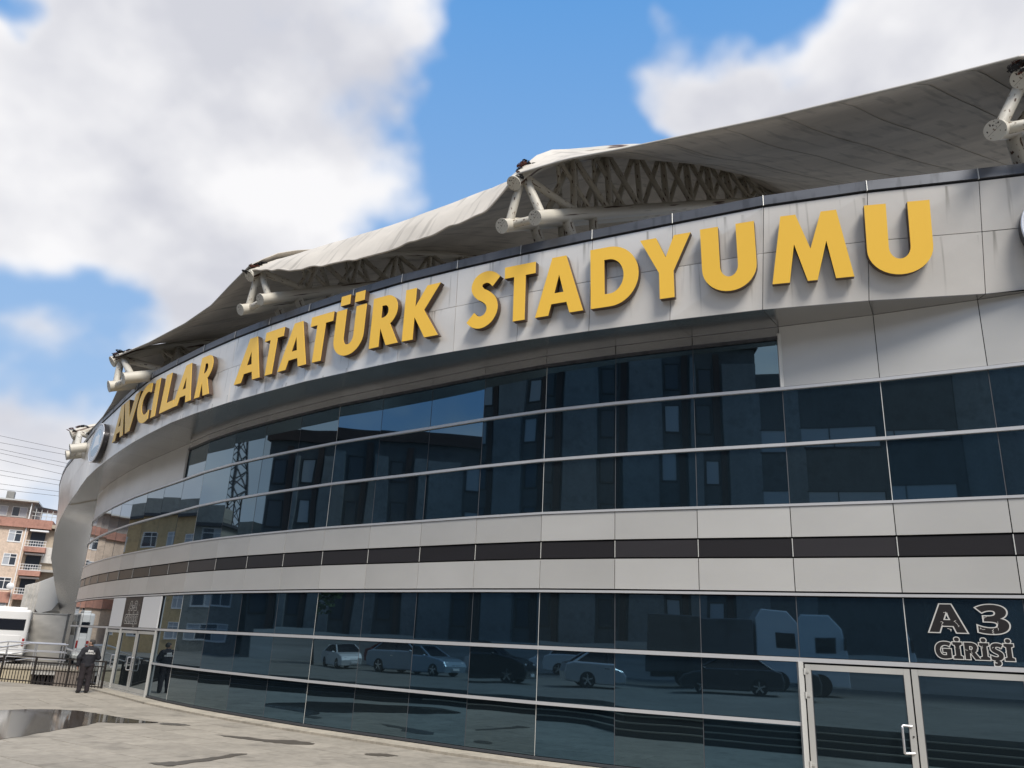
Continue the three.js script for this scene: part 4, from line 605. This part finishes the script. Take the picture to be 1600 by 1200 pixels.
// ------------------------------------------------------------------ what the glass mirrors: cars, truck, dark blocks, mast, tree (behind the viewer)
function paint(r, g, b, m = .3) { return new THREE.MeshPhysicalMaterial({ color: col(r, g, b), metalness: m, roughness: .35, clearcoat: 1, clearcoatRoughness: .05 }); }
function makeCar(label, pm, x, z, head, sc = 1, suv = 0) { // nose along +x locally
  const g = new THREE.Group(); g.name = numbered('parked_car'); scene.add(g); tag(g, label, 'car', 'cars on the parking area mirrored in the glass');
  g.position.copy(V(x, .602, z)); g.rotation.y = head; g.scale.setScalar(sc);
  const h = suv, low = [[-2.25, .34], [-2.3, .62], [-2.22, .9 + h * .1], [-1.95, .98 + h * .12], [-1.2, .98 + h * .12], [1.0, .95 + h * .1], [1.75, .84 + h * .1], [2.15, .70 + h * .08], [2.28, .52], [2.22, .28], [1.85, .24], ...arcPts(1.42, .3, .36, .36, 0, 180, 10), [1.0, .22], [-.98, .22], ...arcPts(-1.38, .3, .36, .36, 0, 180, 10), [-1.8, .26]];
  const ex = (p, w, b) => new THREE.ExtrudeGeometry(Pth(p), { depth: w - 2 * b, bevelEnabled: true, bevelSize: b, bevelThickness: b, bevelSegments: 3, curveSegments: 8 }).translate(0, 0, -w / 2 + b);
  local(g, 'body', ex(low.map(([a, c]) => [a * .975, c * .97 + .02]), 1.8, .07), pm);
  const roofY = 1.44 + h * .22, cab = (y0, y1, w0, w1, xs) => { const q = xs.map(([a, y]) => [a, y]); return q; };
  const c0 = [-1.95, .98 + h * .1], c1 = [-1.25 - h * .35, roofY - .02], c2 = [.1, roofY], c3 = [1.05, .96 + h * .1];
  const rowsC = []; const wAt = (y) => mix(.80, .60, clamp((y - .95) / (roofY - .95)));
  const prof2 = [c0, c1, [-.6, roofY + .03], c2, c3];
  for (const [a, y] of prof2) { const r = []; for (let j = 0; j <= 6; j++) { const t = j / 6 * 2 - 1; r.push(new THREE.Vector3(a, y + .02 * (1 - t * t), -t * wAt(y))); } rowsC.push(r); }
  const roof = rowsC.slice(1, 4), gl = [rowsC.slice(0, 2), rowsC.slice(3)];
  local(g, 'roof', gridSlab(roof, .04), pm); local(g, 'rear_window', gridSlab(gl[0], .03), M.tint); local(g, 'windscreen', gridSlab(gl[1], .03), M.tint);
  for (const s of [1, -1]) {
    const e = prof2.map(([a, y]) => new THREE.Vector3(a, y, s * wAt(y))), lo = prof2.map(([a]) => new THREE.Vector3(a, .93 + h * .1, s * .80)); local(g, 'side_window', gridSlab(s > 0 ? [lo, e] : [e, lo], .03), M.tint);
    for (const [a, b] of [[c1, c0], [c2, c3]]) local(g, 'pillar', rod(new THREE.Vector3(a[0], a[1], s * wAt(a[1])), new THREE.Vector3(b[0], b[1], s * wAt(b[1])), .045), pm);
    local(g, 'pillar', rod(new THREE.Vector3(-.45, roofY, s * wAt(roofY)), new THREE.Vector3(-.42, .96, s * .81), .035), M.dark);
    for (const wx of [1.385, -1.345]) { const wh = local(g, 'wheel', new THREE.CylinderGeometry(.33, .33, .22, 24).rotateX(Math.PI / 2).translate(wx, .33, s * .79), M.rubber); local(wh, 'rim', merge([new THREE.CylinderGeometry(.06, .06, .03, 12).rotateX(Math.PI / 2).translate(wx, .33, s * .905), ...[0, 1, 2, 3, 4].map(i => new THREE.BoxGeometry(.06, .22, .02).translate(0, .12, 0).rotateZ(i * 1.2566).translate(wx, .33, s * .905))]), M.chrome); }
    local(g, 'headlamp', new THREE.SphereGeometry(.17, 14, 10).scale(1, .5, 1).translate(2.03, .69 + h * .08, s * .62), M.lamp); local(g, 'tail_lamp', new THREE.BoxGeometry(.08, .14, .4).translate(-2.2, .8 + h * .1, s * .6), M.lampRed);
    local(g, 'mirror', new THREE.SphereGeometry(.1, 10, 8).scale(.7, .6, 1).translate(.75, 1.02 + h * .1, s * .98), pm); local(g, 'door_handle', new THREE.BoxGeometry(.18, .03, .03).translate(-.5, .82, s * .9), M.chrome);
  }
  local(g, 'grille', new THREE.BoxGeometry(.06, .16, .7).translate(2.24, .52, 0), M.dark); local(g, 'number_plate', new THREE.BoxGeometry(.03, .11, .52).translate(2.29, .38, 0), M.white);
  return g;
}
const yawOf = (x0, z0, x1, z1) => Math.atan2(z1 - z0, x1 - x0); // heading of a plan direction
makeCar('silver saloon car parked facing the dark saloon', paint(.62, .63, .64, .6), -13.4, 4.0, yawOf(-14.6, 6.2, -12.2, 1.8), 1.04);
makeCar('dark grey saloon car parked nose to nose with the silver one', paint(.05, .055, .065, .5), -7.6, -.7, yawOf(-5.2, -2.3, -10, 1), 1.08);
makeCar('white hatchback car at the far left of the parking area', paint(.78, .78, .78, 0), -33.5, 18.0, yawOf(-36, 18.6, -31, 17.4));
makeCar('black sport utility car standing behind the silver saloon', paint(.02, .02, .022, .3), -22, 10.4, yawOf(-25, 14, -20, 8), 1.1, 1);
makeCar('light silver car in the second row beside the dark building', paint(.6, .61, .62, .5), -34.5, 8.6, yawOf(-36.5, 10, -33, 7), 1, .6);
makeCar('steel blue hatchback car between the white hatchback and the black sport utility car', paint(.34, .42, .50, .4), -28.3, 14.6, yawOf(-30.2, 16, -26.4, 13.2), 1, .3);
makeCar('dark red saloon car at the back of the second row', paint(.22, .03, .03, .3), -37.5, 13.2, yawOf(-39, 15, -36, 11));
makeCar('pearl white sport utility car in front of the tall dark block', paint(.75, .75, .73, .1), -26.5, -4.0, yawOf(-28, -2.4, -25, -5.6), 1.05, 1);
makeCar('white compact car in the second row of the parking area', paint(.8, .8, .8, 0), -31, 1.5, yawOf(-33, 4, -29, -1), 1, .5);
{
  const c = V(-10, .602, -6.5), g = thing('truck', 'pale blue lorry with a high cab and a closed box body behind the cars', 'truck', c), ry = -.75, put = (q) => q.rotateY(ry).translate(c.x, c.y, c.z), pm = paint(.68, .74, .80, 0);
  part(g, 'cab', put(new THREE.ExtrudeGeometry(Pth([[0, .5], [0, 3.35], [.3, 3.8], [1.5, 3.75], [2.05, 3.1], [2.3, 1.9], [2.35, .5]]), { depth: 2.2, bevelEnabled: true, bevelSize: .06, bevelThickness: .06, bevelSegments: 3 }).translate(0, 0, -1.1)), pm);
  for (const s of [1, -1]) { part(g, 'side_window', put(new RoundedBoxGeometry(.95, .75, .04, 2, .02).translate(1.35, 2.35, s * 1.17)), M.tint); part(g, 'mirror', put(new RoundedBoxGeometry(.12, .6, .25, 2, .04).translate(2.2, 2.4, s * 1.38)), M.dark); for (const x of [1.1, -4.2]) part(g, 'wheel', put(new THREE.CylinderGeometry(.5, .5, .32, 24).rotateX(Math.PI / 2).translate(x, .5, s * 1.02)), M.rubber); }
  part(g, 'windscreen', put(new RoundedBoxGeometry(.04, .95, 1.9, 2, .02).rotateZ(.18).translate(2.26, 2.5, 0)), M.tint);
  part(g, 'box_body', put(new RoundedBoxGeometry(6, 2.5, 2.45, 3, .06).translate(-3.2, 2.05, 0)), M.coping); part(g, 'chassis', put(new THREE.BoxGeometry(7.5, .3, 1.6).translate(-2.2, .7, 0)), M.dark);
}
const darkA = wallM(.13, .137, .15), darkB = wallM(.27, .285, .31), brown = wallM(.085, .05, .042);
function darkBlock(label, ax, az, bx, bz, h, y0) {
  const g = thing('office_block', label, 'building', V((ax + bx) / 2, 0, (az + bz) / 2)), F = facade(g, ax, az, bx, bz), n = Math.max(3, Math.round(F.l / 4.2)), w = F.l / n;
  F.box(g, 'wall', 0, F.l, y0, h, 0, 14, darkA); F.box(g, 'roof_parapet', -.2, F.l + .2, h, h + .9, .3, 14.4, brown);
  for (let i = 0; i < n; i++) { const s = i * w; F.box(g, 'wall_panel', s + .05, s + w * .56, y0, h - 1.2, .35, .35, darkB); F.box(g, 'brown_strip', s + w * .60, s + w * .70, y0, h - .4, .2, .2, brown);
    for (let y = 3.6; y < h - 2; y += 3.3) F.win(g, s + w * .73, s + w * .97, y, y + 1.9, { single: true, frame: M.iron, curtain: .35 }); }
  return F;
}
darkBlock('long dark grey office block across the parking area', -40.5, 2, -46, 31, 16.8, 0);
darkBlock('tall dark office block facing the stadium entrance', -16.5, -18.5, -40.5, 5.5, 23.5, 0);
darkBlock('dark office block right of the tall one, set back', 22, -44, -14, -21, 24, 0);
{ // roof sign seen from behind, standing on the set-back link between two blocks
  const g = thing('link_building', 'lower link building with pale stair windows between two dark blocks', 'building', V(-14, 0, -22)), F = facade(g, -12.2, -21.6, -17.6, -17.2);
  F.box(g, 'wall', 0, F.l, 0, 21.5, 0, 8, darkA); for (const y of [8, 12, 16]) F.win(g, .6, F.l - .6, y, y + 1.1, { frame: M.dark, curtain: 1 });
}
{ // tan and grey houses on the left
  const mk = (lab, ax, az, bx, bz, h, m, cols) => { const g = thing('town_house', lab, 'house', V((ax + bx) / 2, 0, (az + bz) / 2)), F = facade(g, ax, az, bx, bz); F.box(g, 'wall', 0, F.l, 0, h, 0, 10, m); F.box(g, 'roof', -.4, F.l + .4, h, h + .3, .5, 11, M.dark); F.box(g, 'penthouse', 1.5, F.l - 1.5, h + .3, h + 2.3, -2, 6, wallM(.4, .4, .38)); for (let i = 0; i < cols; i++) for (let y = 1.5; y < h - 1.5; y += 2.9) F.win(g, (i + .25) * F.l / cols, (i + .75) * F.l / cols, y, y + 1.5, { bar: true }); };
  mk('tan rendered house far left of the stadium', -60, 57, -66, 76, 13.5, wallM(.76, .56, .31), 5);
  mk('pale grey house between the tan house and the dark block', -58, 42, -61, 54, 11.8, wallM(.42, .41, .38), 3);
  mk('low grey house beside the lattice mast', -54, 33, -57, 40.5, 9.6, wallM(.3, .3, .3), 2);
}
{ // lattice mast
  const c = V(-80, 0, 46), g = thing('lattice_mast', 'tall steel lattice power mast left of the dark office block', 'power mast', c), H = 38, at2 = (i, t) => { const w = mix(2.6, .5, t), a = i * Math.PI / 2 + .6; return new THREE.Vector3(c.x + Math.cos(a) * w, t * H, c.z + Math.sin(a) * w); };
  for (let i = 0; i < 4; i++) part(g, 'leg', rod(at2(i, 0), at2(i, 1), .14, .1, 6), M.iron);
  const br = []; for (let k = 0; k < 18; k++) for (let i = 0; i < 4; i++) { br.push(rod(at2(i, k / 18), at2((i + 1) % 4, (k + 1) / 18), .06, .06, 5), rod(at2((i + 1) % 4, k / 18), at2(i, (k + 1) / 18), .06, .06, 5)); } tag(part(g, 'lattice', merge(br), M.iron), null, null, null, 'stuff');
  for (const t of [.68, .8, .92]) part(g, 'cross_arm', bar(at2(0, t).add(V(-5, 0, 4)), at2(0, t).add(V(5, 0, -4)), .3, .3), M.iron);
}
{ // low boundary wall along the parking area
  const g = thing('boundary_wall', 'pale low boundary wall at the back of the parking area', 'wall', V(-30, .6, -4)); const P = [[-44, 30], [-39.5, 5], [-15, -19.5], [20, -38]];
  for (let i = 0; i < 3; i++) part(g, 'wall_run', bar(V(P[i][0], 1.6, P[i][1]), V(P[i + 1][0], 1.6, P[i + 1][1]), .3, 2.0), M.whiteWall);
}
{ // a tree by the dark block
  const c = V(-36, .6, 20), g = thing('tree', 'green leafy street tree in front of the long dark block', 'tree', c); part(g, 'trunk', tube([c.clone(), c.clone().add(V(.1, 1.6, .1)), c.clone().add(V(-.1, 3.2, 0)), c.clone().add(V(.1, 5.6, .1))], .14, 14, 8), M.iron);
  const gs = []; for (let i = 0; i < 900; i++) { const a = rnd() * TAU, b = Math.acos(rr(-1, 1)), r = 2.0 * Math.cbrt(rnd()) * (.75 + .5 * noise3(Math.cos(a) * 2 + 5, Math.cos(b) * 2 + 5, Math.sin(a) * 2 + 5)); const q = new THREE.PlaneGeometry(.34, .2); q.rotateX(rnd() * 6).rotateY(rnd() * 6).translate(c.x + r * Math.sin(b) * Math.cos(a), c.y + 5.4 + r * 1.15 * Math.cos(b), c.z + r * Math.sin(b) * Math.sin(a)); gs.push(q); }
  part(g, 'crown', merge(gs), S({ color: col(.055, .09, .03), roughness: .8, side: THREE.DoubleSide }));
}
renderer.render(scene, camera);
